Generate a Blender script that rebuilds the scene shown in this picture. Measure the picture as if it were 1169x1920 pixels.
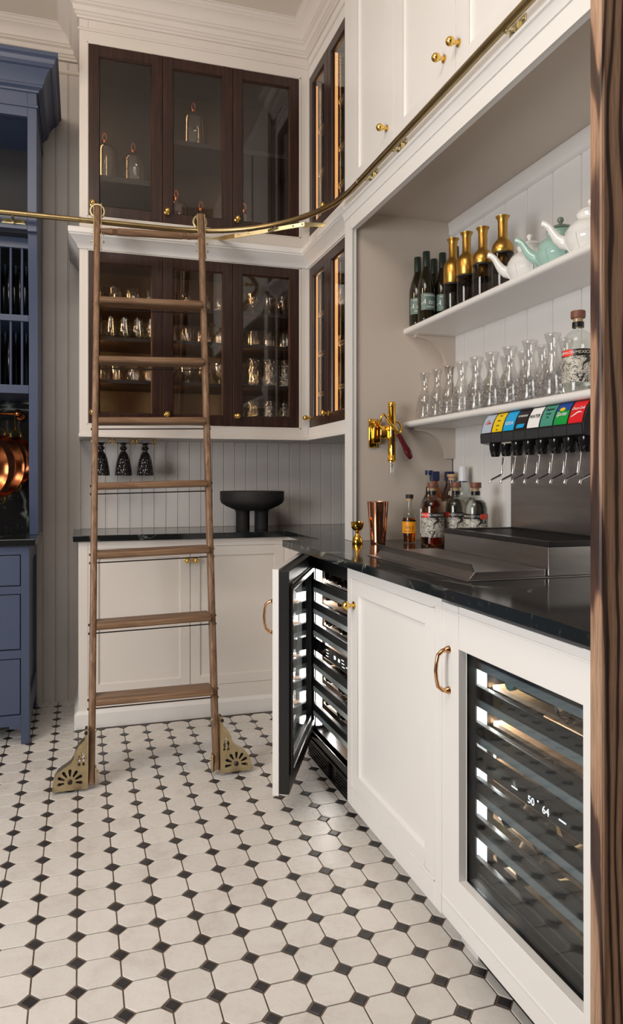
import bpy, bmesh, math, random
from math import sin, cos, pi, radians as R
from mathutils import Vector, Matrix
random.seed(7)
S = bpy.context.scene
COL = S.collection
for o in list(bpy.data.objects): bpy.data.objects.remove(o)

# ------------------------------------------------------------------ camera, world, lights, exposure
cd = bpy.data.cameras.new('camera'); cam = bpy.data.objects.new('camera', cd); COL.objects.link(cam)
cam.location = (0, 0, 1.177); cam.rotation_euler = (R(90), 0, R(-16.526))
cd.sensor_fit = 'HORIZONTAL'; cd.sensor_width = 36.0; cd.lens = 1307.0 / 1169 * 36
cd.shift_x = 46.7 / 1169; cd.shift_y = -59.8 / 1169; cd.clip_start = .02
S.camera = cam
S.view_settings.view_transform = 'Standard'; S.view_settings.look = 'None'
S.view_settings.gamma = 1; S.view_settings.exposure = 0.0; S.view_settings.use_curve_mapping = False
S.cycles.transparent_max_bounces = 32; S.cycles.max_bounces = 12
S.cycles.caustics_reflective = False; S.cycles.caustics_refractive = False
S.cycles.sample_clamp_indirect = 6
W = bpy.data.worlds.new('world'); S.world = W; W.use_nodes = True
W.node_tree.nodes['Background'].inputs[0].default_value = (.9, .95, 1, 1)
W.node_tree.nodes['Background'].inputs[1].default_value = .4
def area(name, loc, target, sx, sy, power, color):
    l = bpy.data.lights.new(name, 'AREA'); l.shape = 'RECTANGLE'; l.size = sx; l.size_y = sy
    l.energy = power; l.color = color
    o = bpy.data.objects.new(name, l); COL.objects.link(o); o.location = loc
    o.rotation_euler = (Vector(target) - Vector(loc)).to_track_quat('-Z', 'Y').to_euler()
    return o
area('softbox_key', (-1.95, .75, 1.5), (1.3, 2.3, 1.4), 1.3, 1.3, 66, (1, .99, .975))  # unseen softbox added as key light, low on the left
area('ceiling_lamp', (-.6, .9, 3.45), (.1, 2.2, 1.0), 1.5, 1.5, 51, (1, .92, .82))

pl_ = bpy.data.lights.new('pendant_lamp', 'POINT'); pl_.energy = 16; pl_.color = (1, .70, .42); pl_.shadow_soft_size = .09
po_ = bpy.data.objects.new('pendant_lamp', pl_); COL.objects.link(po_); po_.location = (-1.0, 2.3, 2.75)

# ------------------------------------------------------------------ materials
MATS = {}
def lin(c): return tuple(((x / 255) / 12.92 if x / 255 <= .04045 else ((x / 255 + .055) / 1.055) ** 2.4) for x in c)
def mat(name, col=(.5, .5, .5), rough=.5, metal=0, spec=.5, emit=None, es=0, coat=0):
    m = bpy.data.materials.new(name); m.use_nodes = True
    b = m.node_tree.nodes['Principled BSDF']
    b.inputs['Base Color'].default_value = (*col, 1); b.inputs['Roughness'].default_value = rough
    b.inputs['Metallic'].default_value = metal; b.inputs['Specular IOR Level'].default_value = spec
    if coat: b.inputs['Coat Weight'].default_value = coat; b.inputs['Coat Roughness'].default_value = .08
    if emit: b.inputs['Emission Color'].default_value = (*emit, 1); b.inputs['Emission Strength'].default_value = es
    MATS[name] = m; return m
def N(m, t, **kw):
    n = m.node_tree.nodes.new(t)
    for k, v in kw.items():
        if hasattr(n, k): setattr(n, k, v)
        else: n.inputs[k].default_value = v
    return n
def L(m, a, b): m.node_tree.links.new(a, b)
def bsdf(m): return m.node_tree.nodes['Principled BSDF']
def coords(m, scale=(1, 1, 1), kind='Object', rot=(0, 0, 0)):
    tc = N(m, 'ShaderNodeTexCoord'); mp = N(m, 'ShaderNodeMapping')
    mp.inputs['Scale'].default_value = scale; mp.inputs['Rotation'].default_value = rot
    L(m, tc.outputs[kind], mp.inputs['Vector']); return mp.outputs['Vector']
def ramp(m, fac, stops):
    r = N(m, 'ShaderNodeValToRGB'); e = r.color_ramp.elements
    while len(e) > 1: e.remove(e[-1])
    e[0].position = stops[0][0]; e[0].color = (*stops[0][1], 1)
    for p, c in stops[1:]:
        k = e.new(p); k.color = (*c, 1)
    L(m, fac, r.inputs['Fac']); return r.outputs['Color']
def noise(m, vec, scale, detail=4, rough=.55, dist=0):
    n = N(m, 'ShaderNodeTexNoise'); n.inputs['Scale'].default_value = scale; n.inputs['Detail'].default_value = detail
    n.inputs['Roughness'].default_value = rough; n.inputs['Distortion'].default_value = dist
    L(m, vec, n.inputs['Vector']); return n.outputs['Fac']
def bump(m, fac, strength=.2, dist=.002):
    b = N(m, 'ShaderNodeBump'); b.inputs['Strength'].default_value = strength; b.inputs['Distance'].default_value = dist
    L(m, fac, b.inputs['Height']); L(m, b.outputs['Normal'], bsdf(m).inputs['Normal'])
def mottle(name, c1, c2, rough, scale=3, metal=0, coat=0, bstr=0, stretch=(1, 1, 1), lo=.35, hi=.65, bscale=None, kind='Object'):
    m = mat(name, c1, rough, metal, coat=coat); v = coords(m, stretch, kind)
    f = noise(m, v, scale); L(m, ramp(m, f, [(lo, c1), (hi, c2)]), bsdf(m).inputs['Base Color'])
    if bstr:
        bump(m, noise(m, v, bscale or scale * 6, 3), bstr, .001)
    return m

mottle('white_paint', (.80, .785, .77), (.78, .76, .74), .34, 2.0, bstr=.03, bscale=60)
mottle('white_paint_warm_lit', (.75, .70, .655), (.72, .67, .62), .36, 2.0, bstr=.03, bscale=60)  # white paint with the warm lamplight tint mixed into its colour
mottle('wall_paint', (.72, .685, .66), (.66, .62, .59), .4, 3.5, bstr=.05, bscale=30)
mottle('white_paint_shaded', (.60, .52, .45), (.58, .50, .43), .36, 2.0)  # white paint, the alcove's warm shade put into its colour
mottle('ceiling_paint', (.78, .71, .63), (.76, .69, .61), .6, 1.0)
mottle('blue_paint', (.058, .078, .140), (.052, .071, .128), .36, 2.0)
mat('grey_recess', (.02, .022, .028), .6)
mottle('plaster', (.40, .37, .34), (.36, .33, .30), .8, 1.2)
def wood(name, c1, c2, c3, axis='Z', rough=.45, sc=1.0, coat=0):
    st = {'Z': (26, 26, 1.6), 'X': (1.6, 26, 26), 'Y': (26, 1.6, 26)}[axis]
    m = mat(name, c1, rough, coat=coat); v = coords(m, tuple(s * sc for s in st))
    f = noise(m, v, 2.4, 8, .62, .6)
    L(m, ramp(m, f, [(.3, c1), (.5, c2), (.68, c3)]), bsdf(m).inputs['Base Color'])
    bump(m, f, .18, .001); return m
wood('dark_wood', (.014, .006, .004), (.030, .011, .008), (.055, .022, .014), 'Z', .33)
wood('dark_wood_flat', (.008, .004, .003), (.013, .0065, .005), (.018, .008, .006), 'X', .45)
for ax in 'XZ':
    wood('oak_' + ax, (.085, .040, .020), (.20, .112, .06), (.30, .185, .108), ax, .45)
wood('slat_wood', (.38, .20, .09), (.52, .30, .15), (.60, .37, .20), 'X', .5)
wood('panel_wood', (.16, .06, .018), (.30, .12, .035), (.42, .19, .06), 'Z', .35, .4)
def post_mat():
    m = mat('post_oak', (.2, .1, .06), .42)
    v = coords(m, (1, 1, .17))
    n1 = N(m, 'ShaderNodeTexNoise'); n1.inputs['Scale'].default_value = 7; n1.inputs['Detail'].default_value = 2
    L(m, v, n1.inputs['Vector'])
    mx = N(m, 'ShaderNodeMixRGB'); mx.blend_type = 'ADD'; mx.inputs['Fac'].default_value = .115
    L(m, v, mx.inputs['Color1']); L(m, n1.outputs['Color'], mx.inputs['Color2'])
    w = N(m, 'ShaderNodeTexWave'); w.wave_type = 'BANDS'; w.bands_direction = 'X'; w.inputs['Scale'].default_value = 15
    w.inputs['Distortion'].default_value = 2.2; w.inputs['Detail'].default_value = 3; w.inputs['Detail Scale'].default_value = 1.4
    L(m, mx.outputs['Color'], w.inputs['Vector'])
    c = ramp(m, w.outputs['Fac'], [(.0, (.038, .019, .015)), (.15, (.085, .040, .028)), (.32, (.36, .205, .125)), (1, (.46, .29, .19))])
    v2 = coords(m, (150, 150, 4)); f2 = noise(m, v2, 3, 4, .6)
    c2 = ramp(m, f2, [(.38, (.5, .5, .5)), (.55, (1, 1, 1))])
    mul = N(m, 'ShaderNodeMixRGB'); mul.blend_type = 'MULTIPLY'; mul.inputs['Fac'].default_value = .75
    L(m, c, mul.inputs['Color1']); L(m, c2, mul.inputs['Color2']); L(m, mul.outputs['Color'], bsdf(m).inputs['Base Color'])
    bump(m, f2, .25, .001)
post_mat()
mat('gold', (.86, .56, .16), .2, 1); mottle('pale_brass', (.66, .58, .36), (.55, .47, .27), .28, 14, 1); mat('polished_gold', (.95, .56, .09), .07, 1)
m = mat('brushed_gold', (.62, .36, .085), .32, 1); bump(m, noise(m, coords(m, (3, 3, 260)), 3, 3), .12, .001)
mottle('antique_brass', (.46, .35, .17), (.36, .27, .14), .30, 14, 1)
mottle('old_brass', (.66, .55, .34), (.52, .42, .25), .36, 22, 1)
mat('rose_gold', (.72, .40, .20), .2, 1); mottle('copper', (.60, .21, .08), (.30, .09, .035), .22, 9, 1)
mat('copper_bright', (.85, .42, .28), .10, 1)
mottle('steel', (.50, .48, .465), (.42, .40, .39), .3, 5, 1, stretch=(1, 1, 8)); mat('chrome', (.8, .8, .8), .12, 1)
mat('dark_metal', (.05, .04, .035), .4, .8); mat('black_plastic', (.012, .012, .013), .28); mat('black_gloss', (.008, .008, .009), .08)
mat('dark_grey_plastic', (.028, .030, .034), .38); mat('grey_trim', (.50, .55, .56), .35, .1)
mat('fridge_black', (.010, .010, .011), .30); mat('fridge_bar', (.022, .023, .025), .4)
mottle('matte_black', (.016, .015, .016), (.02, .019, .02), .7, 30, bstr=.1)
mat('rubber', (.012, .011, .011), .6); mat('leather', (.30, .095, .04), .5); mat('cork', (.55, .36, .2), .7)
mat('cap_wood', (.18, .065, .04), .5); mat('maroon', (.09, .005, .012), .15, coat=.5); mat('navy', (.01, .015, .07), .3)
mat('white_ceramic', (.80, .79, .77), .08, coat=.6); mat('celadon', (.36, .55, .49), .08, coat=.6); mat('celadon_dark', (.14, .20, .15), .1, coat=.6)
mat('plate_dark', (.03, .027, .022), .25, .3); mat('foil_green', (.016, .028, .022), .35); mat('white_cap', (.72, .74, .78), .3)
mat('led_warm', (1, .6, .25), emit=(1, .46, .15), es=1.25); mat('led_white', (1, 1, 1), emit=(1, .98, .93), es=9)
mat('display_white', (1, 1, 1), emit=(1, 1, 1), es=2.0); mat('yellow_tag', (.6, .5, .03), .5)
for n, c in dict(red=(215, 28, 36), white=(235, 235, 235), black=(16, 16, 18), silver=(176, 188, 204), yellow=(232, 198, 20), sky=(24, 164, 224), brown=(34, 26, 26),
                 teal=(70, 146, 126), green=(14, 150, 62), blue=(24, 66, 150), orange=(245, 160, 30), cream=(205, 196, 178), sage=(104, 126, 118), redband=(232, 64, 44), grey=(150, 150, 152)).items():
    mat('ink_' + n, lin(c), .35)
def stone():
    m = mat('soapstone', (.010, .012, .013), .11); v = coords(m)
    n1 = N(m, 'ShaderNodeTexNoise'); n1.inputs['Scale'].default_value = 2.6; n1.inputs['Detail'].default_value = 5; n1.inputs['Distortion'].default_value = 1.2
    L(m, v, n1.inputs['Vector'])
    veins = ramp(m, n1.outputs['Fac'], [(.484, (0, 0, 0)), (.5, (1, 1, 1)), (.514, (0, 0, 0))])
    msk = ramp(m, noise(m, v, 4.2, 3), [(.5, (0, 0, 0)), (.64, (1, 1, 1))])
    mul = N(m, 'ShaderNodeMixRGB'); mul.blend_type = 'MULTIPLY'; mul.inputs['Fac'].default_value = 1; L(m, veins, mul.inputs['Color1']); L(m, msk, mul.inputs['Color2'])
    fine = ramp(m, noise(m, coords(m, (30, 60, 20), rot=(0, 0, .6)), 1.5, 6, .7), [(.60, (0, 0, 0)), (.75, (.2, .2, .2))])
    ad = N(m, 'ShaderNodeMixRGB'); ad.blend_type = 'ADD'; ad.inputs['Fac'].default_value = 1; L(m, mul.outputs['Color'], ad.inputs['Color1']); L(m, fine, ad.inputs['Color2'])
    mx = N(m, 'ShaderNodeMixRGB'); mx.inputs['Color1'].default_value = (.010, .0125, .014, 1); mx.inputs['Color2'].default_value = (.30, .34, .29, 1)
    L(m, ad.outputs['Color'], mx.inputs['Fac']); L(m, mx.outputs['Color'], bsdf(m).inputs['Base Color'])
    bump(m, noise(m, v, 40, 2), .02, .001)
stone()
def tilemats():
    m = mat('tile_white', (.72, .69, .65), .30); g = N(m, 'ShaderNodeNewGeometry')
    mp = N(m, 'ShaderNodeMapping'); L(m, g.outputs['Position'], mp.inputs['Vector'])
    f = noise(m, mp.outputs['Vector'], 7, 6, .62, .8)
    c = ramp(m, f, [(.25, (.60, .56, .52)), (.45, (.71, .675, .635)), (.7, (.755, .73, .70))])
    oi = N(m, 'ShaderNodeNewGeometry'); r = N(m, 'ShaderNodeObjectInfo')
    mr = N(m, 'ShaderNodeMapRange'); mr.inputs[3].default_value = .93; mr.inputs[4].default_value = 1.03; L(m, r.outputs['Random'], mr.inputs[0])
    hs = N(m, 'ShaderNodeHueSaturation'); L(m, c, hs.inputs['Color']); L(m, mr.outputs[0], hs.inputs['Value'])
    L(m, hs.outputs['Color'], bsdf(m).inputs['Base Color'])
    f3 = noise(m, mp.outputs['Vector'], 45, 4, .7); L(m, ramp(m, f3, [(.4, (.22, .22, .22)), (.62, (.42, .42, .42))]), bsdf(m).inputs['Roughness'])
    m = mat('tile_dark', (.03, .03, .034), .35); g = N(m, 'ShaderNodeNewGeometry')
    f = noise(m, g.outputs['Position'], 14, 5, .6); L(m, ramp(m, f, [(.3, (.024, .023, .026)), (.7, (.05, .047, .048))]), bsdf(m).inputs['Base Color'])
    mottle('grout', (.10, .072, .052), (.16, .12, .09), .8, 20)
tilemats()
def glassmat(name, tint=(1, 1, 1), ior=1.5, rough=.0, gain=1.0, bumpfn=None):
    """thin clear glass: fresnel mix of see-through and mirror"""
    m = bpy.data.materials.new(name); m.use_nodes = True; nt = m.node_tree; MATS[name] = m
    nt.nodes.remove(nt.nodes['Principled BSDF']); out = nt.nodes['Material Output']
    t = N(m, 'ShaderNodeBsdfTransparent'); t.inputs[0].default_value = (*tint, 1)
    g = N(m, 'ShaderNodeBsdfGlossy'); g.inputs['Roughness'].default_value = rough; g.inputs['Color'].default_value = (1, 1, 1, 1)
    fr = N(m, 'ShaderNodeFresnel'); ge = N(m, 'ShaderNodeNewGeometry'); mi = N(m, 'ShaderNodeMapRange')
    mi.inputs[3].default_value = ior; mi.inputs[4].default_value = 1 / ior; L(m, ge.outputs['Backfacing'], mi.inputs[0]); L(m, mi.outputs[0], fr.inputs['IOR'])
    mu = N(m, 'ShaderNodeMath'); mu.operation = 'MULTIPLY'; mu.inputs[1].default_value = gain; mu.use_clamp = True
    L(m, fr.outputs[0], mu.inputs[0])
    mx = N(m, 'ShaderNodeMixShader'); L(m, mu.outputs[0], mx.inputs[0]); L(m, t.outputs[0], mx.inputs[1]); L(m, g.outputs[0], mx.inputs[2])
    L(m, mx.outputs[0], out.inputs['Surface'])
    if bumpfn:
        h, st, di = bumpfn(m); b = N(m, 'ShaderNodeBump'); b.inputs['Strength'].default_value = st; b.inputs['Distance'].default_value = di
        L(m, h, b.inputs['Height']); L(m, b.outputs['Normal'], g.inputs['Normal']); L(m, b.outputs['Normal'], fr.inputs['Normal'])
    return m
glassmat('pane_glass', (.97, .97, .97)); glassmat('fridge_glass', (.84, .86, .87), 1.5, 0, .62)
def cutfn(m):
    v = N(m, 'ShaderNodeTexVoronoi'); v.inputs['Scale'].default_value = 95; L(m, coords(m, (1, 1, .62)), v.inputs['Vector']); return v.outputs['Distance'], .9, .006
def flutefn(m):
    v = N(m, 'ShaderNodeTexVoronoi'); v.inputs['Scale'].default_value = 75; L(m, coords(m, (1, 1, .16)), v.inputs['Vector']); return v.outputs['Distance'], .9, .006
glassmat('clear_glass', (.96, .965, .96), 1.5, .01); glassmat('cut_crystal', (.93, .93, .93), 1.55, .02, 1.25, cutfn); glassmat('fluted_crystal', (.93, .92, .91), 1.55, .02, 1.25, flutefn)
glassmat('smoke_glass', (.60, .57, .55), 1.5, .01)
def realglass(name, col, rough=0, ior=1.47):
    m = mat(name, col, rough); b = bsdf(m); b.inputs['Transmission Weight'].default_value = 1; b.inputs['IOR'].default_value = ior; return m
realglass('liquid_clear', (.90, .93, .90), 0, 1.3); realglass('liquid_amber', (.62, .17, .03), 0, 1.3); realglass('liquid_whiskey', (.55, .13, .02), 0, 1.3)
m = mat('wine_glass', (.012, .010, .004), .06, coat=.3)
m = mat('goblet_glass', (.012, .010, .010), .06); v = N(m, 'ShaderNodeTexVoronoi'); v.inputs['Scale'].default_value = 110
L(m, coords(m, (1, 1, .6)), v.inputs['Vector']); bump(m, v.outputs['Distance'], .8, .005)
def artmat(name, base, ink):
    m = mat(name, base, .5); f = noise(m, coords(m, (1, 1, 1)), 42, 3, .55, 1.6)
    L(m, ramp(m, f, [(.40, ink), (.44, base), (.50, base), (.515, ink), (.545, ink), (.56, base)]), bsdf(m).inputs['Base Color'])
artmat('art_label', (.58, .55, .48), (.02, .02, .02))

# ------------------------------------------------------------------ mesh helpers
WL = {}
class MB:
    def __init__(s): s.v = []; s.f = []
    def add(s, v, f):
        k = len(s.v); s.v += [tuple(p) for p in v]; s.f += [tuple(i + k for i in q) for q in f]; return s
    def box(s, x0, x1, y0, y1, z0, z1):
        return s.add([(x, y, z) for x in (x0, x1) for y in (y0, y1) for z in (z0, z1)],
                     [(0, 1, 3, 2), (4, 6, 7, 5), (0, 4, 5, 1), (2, 3, 7, 6), (0, 2, 6, 4), (1, 5, 7, 3)])
    def lathe(s, prof, n=24, c=(0, 0, 0), axis=(0, 0, 1), sq=1.0):
        a = Vector(axis).normalized(); u = a.orthogonal().normalized() if abs(a.z) < .99 else Vector((1, 0, 0)); w = a.cross(u)
        c = Vector(c); vs = []; fs = []
        for r, z in prof:
            for i in range(n):
                t = 2 * pi * i / n; vs.append(c + a * z + u * (r * cos(t)) + w * (r * sin(t) * sq))
        for k in range(len(prof) - 1):
            for i in range(n):
                j = (i + 1) % n; fs.append((k * n + i, k * n + j, (k + 1) * n + j, (k + 1) * n + i))
        fs.append(tuple(range(n - 1, -1, -1))); fs.append(tuple((len(prof) - 1) * n + i for i in range(n)))
        return s.add(vs, fs)
    def shell(s, prof, n=24, c=(0, 0, 0), axis=(0, 0, 1)):
        """open profile revolved without end caps (vessel walls)"""
        k = len(s.f); s.lathe(prof, n, c, axis); s.f.pop(); s.f.pop(); return s
    def tube(s, pts, r, n=10):
        pts = [Vector(p) for p in pts]; rs = r if isinstance(r, (list, tuple)) else [r] * len(pts)
        vs = []; fs = []; prev = None
        for i, p in enumerate(pts):
            d = (pts[min(i + 1, len(pts) - 1)] - pts[max(i - 1, 0)]).normalized()
            u = d.orthogonal().normalized() if prev is None else (prev - d * prev.dot(d)).normalized()
            prev = u; w = d.cross(u)
            for k in range(n): vs.append(p + (u * cos(2 * pi * k / n) + w * sin(2 * pi * k / n)) * rs[i])
        for i in range(len(pts) - 1):
            for k in range(n):
                j = (k + 1) % n; fs.append((i * n + k, i * n + j, (i + 1) * n + j, (i + 1) * n + k))
        fs.append(tuple(range(n - 1, -1, -1))); fs.append(tuple((len(pts) - 1) * n + k for k in range(n)))
        return s.add(vs, fs)
    def prism(s, poly, a, b, plane='xy'):
        f = {'xy': lambda p, t: (p[0], p[1], t), 'xz': lambda p, t: (p[0], t, p[1]), 'yz': lambda p, t: (t, p[0], p[1])}[plane]
        n = len(poly); vs = [f(p, a) for p in poly] + [f(p, b) for p in poly]
        return s.add(vs, [tuple(range(n)), tuple(range(2 * n - 1, n - 1, -1))] + [(i, (i + 1) % n, n + (i + 1) % n, n + i) for i in range(n)])
    def sweep(s, prof, path):
        """closed profile (offset to the right of travel, z) along a mitred 2D path"""
        n = len(prof); m = len(path); vs = []; fs = []
        P = [Vector(p) for p in path]
        for i in range(m):
            d0 = (P[i] - P[i - 1]).normalized() if i else None
            d1 = (P[i + 1] - P[i]).normalized() if i < m - 1 else None
            n0 = Vector((d0.y, -d0.x)) if d0 else None; n1 = Vector((d1.y, -d1.x)) if d1 else None
            if n0 is None: o = n1
            elif n1 is None: o = n0
            else: o = (n0 + n1); o = o / (1 + n0.dot(n1))
            for k, z in prof: q = P[i] + o * k; vs.append((q.x, q.y, z))
        for i in range(m - 1):
            for k in range(n):
                j = (k + 1) % n; fs.append((i * n + k, i * n + j, (i + 1) * n + j, (i + 1) * n + k))
        fs.append(tuple(range(n))); fs.append(tuple((m - 1) * n + k for k in range(n)))
        return s.add(vs, fs)
    def ball(s, c, r, n=14, m=8):
        return s.lathe([(r * sin(pi * k / m) + 1e-5, -r * cos(pi * k / m)) for k in range(m + 1)], n, c)
    def xf(s, M): s.v = [tuple(M @ Vector(p)) for p in s.v]; return s
    def build(s, name, mt, parent=None, smooth=True, angle=35, bevel=0, seg=2, origin=None):
        if origin is None:
            xs, ys, zs = zip(*s.v); origin = ((min(xs) + max(xs)) / 2, (min(ys) + max(ys)) / 2, min(zs))
        me = bpy.data.meshes.new(name)
        me.from_pydata([(x - origin[0], y - origin[1], z - origin[2]) for x, y, z in s.v], [], s.f); me.validate()
        bm = bmesh.new(); bm.from_mesh(me); bmesh.ops.remove_doubles(bm, verts=bm.verts, dist=2e-5)
        bmesh.ops.recalc_face_normals(bm, faces=bm.faces); bm.to_mesh(me); bm.free()
        me.materials.append(MATS[mt])
        if smooth:
            me.shade_smooth(); me.set_sharp_from_angle(angle=R(angle))
        o = bpy.data.objects.new(name, me); COL.objects.link(o)
        if bevel:
            b = o.modifiers.new('bevel', 'BEVEL'); b.width = bevel; b.segments = seg; b.limit_method = 'ANGLE'; b.angle_limit = R(40); b.harden_normals = False
        place(o, origin, parent); return o
def place(o, wloc, parent=None):
    p = WL[parent.name] if parent else (0, 0, 0)
    o.location = tuple(a - b for a, b in zip(wloc, p)); WL[o.name] = tuple(wloc)
    if parent: o.parent = parent
def tag(o, label, cat, group=None, kind=None):
    if label: o['label'] = label
    if cat: o['category'] = cat
    if group: o['group'] = group
    if kind: o['kind'] = kind
    return o
def struct(o): o['kind'] = 'structure'; return o
def thing(name, loc, label, cat, group=None):
    o = bpy.data.objects.new(name, None); COL.objects.link(o); o.empty_display_size = .05; place(o, loc); return tag(o, label, cat, group)
def copy_tree(o, loc=None, parent=None):
    c = o.copy(); COL.objects.link(c)
    if parent: c.parent = parent
    if loc is not None: c.location = loc
    for ch in o.children: copy_tree(ch, None, c)
    return c
def solid_text(body, size, ext, shear=0, align='CENTER'):
    cu = bpy.data.curves.new('lettering', 'FONT'); cu.body = body; cu.size = size; cu.extrude = ext; cu.align_x = align; cu.align_y = 'CENTER'; cu.shear = shear; cu.resolution_u = 3
    t = bpy.data.objects.new('tmp', cu); COL.objects.link(t); me = bpy.data.meshes.new_from_object(t)
    v = [tuple(p.co) for p in me.vertices]; f = [tuple(p.vertices) for p in me.polygons]
    bpy.data.objects.remove(t); bpy.data.curves.remove(cu); bpy.data.meshes.remove(me); return v, f
def flat_shape(outline, holes, ext):
    cu = bpy.data.curves.new('plate', 'CURVE'); cu.dimensions = '2D'; cu.fill_mode = 'BOTH'; cu.extrude = ext
    for pl in [outline] + holes:
        sp = cu.splines.new('POLY'); sp.points.add(len(pl) - 1); sp.use_cyclic_u = True
        for p, q in zip(sp.points, pl): p.co = (q[0], q[1], 0, 1)
    t = bpy.data.objects.new('tmp', cu); COL.objects.link(t); me = bpy.data.meshes.new_from_object(t)
    v = [tuple(p.co) for p in me.vertices]; f = [tuple(p.vertices) for p in me.polygons]
    bpy.data.objects.remove(t); bpy.data.curves.remove(cu); bpy.data.meshes.remove(me); return v, f
YU, YB, XG, XN, XF, YF = 3.51, 3.892, 1.161, 1.1175, .878, 3.445
ZC = 3.546; CT = .915
BACK = lambda Y: (lambda a, d, z: (a, Y + d, z))
SIDE = lambda X: (lambda a, d, z: (X + d, a, z))
def fbox(mb, g, a0, a1, d0, d1, z0, z1):
    p = g(a0, d0, z0); q = g(a1, d1, z1)
    return mb.box(min(p[0], q[0]), max(p[0], q[0]), min(p[1], q[1]), max(p[1], q[1]), z0, z1)
def knob(g, a, z, parent, d=0, r=.0145, mt='gold'):
    p = Vector(g(a, d, z)); ax = Vector(g(a, d - 1, z)) - p
    prof = [(1e-4, 0), (.0125, 0), (.0125, .0035), (.006, .006), (.0055, .018)] + [(r * sin(t), .018 + r * .85 - r * cos(t)) for t in [pi * k / 9 for k in range(2, 9)]] + [(1e-4, .018 + r * 1.85)]
    return MB().lathe(prof, 18, p, ax).build('knob', mt, parent, angle=50)
def door(parent, g, a0, a1, z0, z1, st, mt, kn=None, glass=False, d0=0, th=.021, gap=.0012, bead=True, pmt=None, kmt='gold'):
    a0, a1 = min(a0, a1) + gap, max(a0, a1) - gap; z0 += gap; z1 -= gap
    mb = MB()
    fbox(mb, g, a0, a0 + st, d0, d0 + th, z0, z1); fbox(mb, g, a1 - st, a1, d0, d0 + th, z0, z1)
    fbox(mb, g, a0 + st, a1 - st, d0, d0 + th, z0, z0 + st); fbox(mb, g, a0 + st, a1 - st, d0, d0 + th, z1 - st, z1)
    dr = mb.build('door', mt, parent, bevel=.0012)
    i0, i1, j0, j1 = a0 + st, a1 - st, z0 + st, z1 - st
    if bead:
        w = .006; mb = MB(); dd = d0 + .005
        # mitred sloping bead around the opening
        for k, (w1, e) in enumerate(((w, .0),)):
            o4 = [g(i0, d0 + .002, j0), g(i1, d0 + .002, j0), g(i1, d0 + .002, j1), g(i0, d0 + .002, j1)]
            n4 = [g(i0 + w, d0 + .009, j0 + w), g(i1 - w, d0 + .009, j0 + w), g(i1 - w, d0 + .009, j1 - w), g(i0 + w, d0 + .009, j1 - w)]
            b4 = [g(i0, d0 + th - .002, j0), g(i1, d0 + th - .002, j0), g(i1, d0 + th - .002, j1), g(i0, d0 + th - .002, j1)]
            m4 = [g(i0 + w, d0 + th - .002, j0 + w), g(i1 - w, d0 + th - .002, j0 + w), g(i1 - w, d0 + th - .002, j1 - w), g(i0 + w, d0 + th - .002, j1 - w)]
            fs = []
            for i in range(4):
                j = (i + 1) % 4
                fs += [(i, j, 4 + j, 4 + i), (4 + i, 4 + j, 12 + j, 12 + i), (12 + i, 12 + j, 8 + j, 8 + i), (8 + i, 8 + j, j, i)]
            mb.add(o4 + n4 + b4 + m4, fs)
        mb.build('bead', mt, dr, smooth=False)
    mb = MB(); fbox(mb, g, i0, i1, d0 + (.011 if glass else .010), d0 + (.014 if glass else .017), j0, j1)
    mb.build('pane' if glass else 'panel', 'pane_glass' if glass else (pmt or mt), dr, smooth=False)
    if kn: knob(g, kn[0], kn[1], dr, d0, mt=kmt)
    return dr
def arc(c, r, a0, a1, n=8): return [(c[0] + r * cos(R(a0 + (a1 - a0) * k / n)), c[1] + r * sin(R(a0 + (a1 - a0) * k / n))) for k in range(n + 1)]

# ------------------------------------------------------------------ the setting
fl = struct(MB().box(-2.5, 1.75, -2.5, YB + .1, -.06, -.0022).build('floor', 'grout', smooth=False))
fl['label'] = 'octagon and dot tiled floor of white octagons with small black squares'
PX, PY, X0, Y0 = .1027, .1022, .0955, 1.5715
HD = .0205
def inview(x, y):
    D = x * .28445 + y * .95869
    if D < .5: return 0
    u = 537.8 + 1307 * (x * .95869 - y * .28445) / D; v = 900.2 + 1307 * 1.177 / D
    return -15 < u < 1060 and 1300 < v < 1945
g = .0019
def octo(cx, cy, z0, z1):
    a, b, k = PX / 2 - g, PY / 2 - g, HD + g * 1.2
    return [(cx - a + k, cy - b), (cx + a - k, cy - b), (cx + a, cy - b + k), (cx + a, cy + b - k), (cx + a - k, cy + b), (cx - a + k, cy + b), (cx - a, cy + b - k), (cx - a, cy - b + k)]
def dia(cx, cy): k = HD - g; return [(cx - k, cy), (cx, cy - k), (cx + k, cy), (cx, cy + k)]
def tileset(name, mt, shape, off):
    near, rest = [], []
    for i in range(-14, 10):
        for j in range(-13, 24):
            x, y = X0 + (i + off) * PX, Y0 + (j + off) * PY
            if x > 1.0 or y > YB + .04 or (x > .97 and y < 2.9): continue
            if y > YF + .01 and x > .0: continue
            (near if inview(x, y) and not (x > .9 and 2.2 < y) else rest).append((y, x))
    near.sort(); rest += near[300:]; near = near[:300]
    x, y = near[0][1], near[0][0]
    proto = MB().prism(shape(x, y), -.006, 0).build(name, mt, fl, smooth=False, bevel=.0008, seg=1, origin=(x, y, 0))
    for k, (yy, xx) in enumerate(near[1:]):
        c = proto.copy(); COL.objects.link(c); c.location = (xx - WL['floor'][0], yy - WL['floor'][1], -WL['floor'][2] + random.uniform(-.0003, .0003)); c.parent = fl
        c.rotation_euler = (random.uniform(-.002, .002), random.uniform(-.002, .002), 0)
    mb = MB()
    for yy, xx in rest: mb.prism(shape(xx, yy), -.006, 0)
    mb.build(name, mt, fl, smooth=False)['kind'] = 'stuff'
tileset('octagon_tile', 'tile_white', lambda x, y: octo(x, y, 0, 0), .5)
tileset('dot_tile', 'tile_dark', dia, 0)
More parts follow.
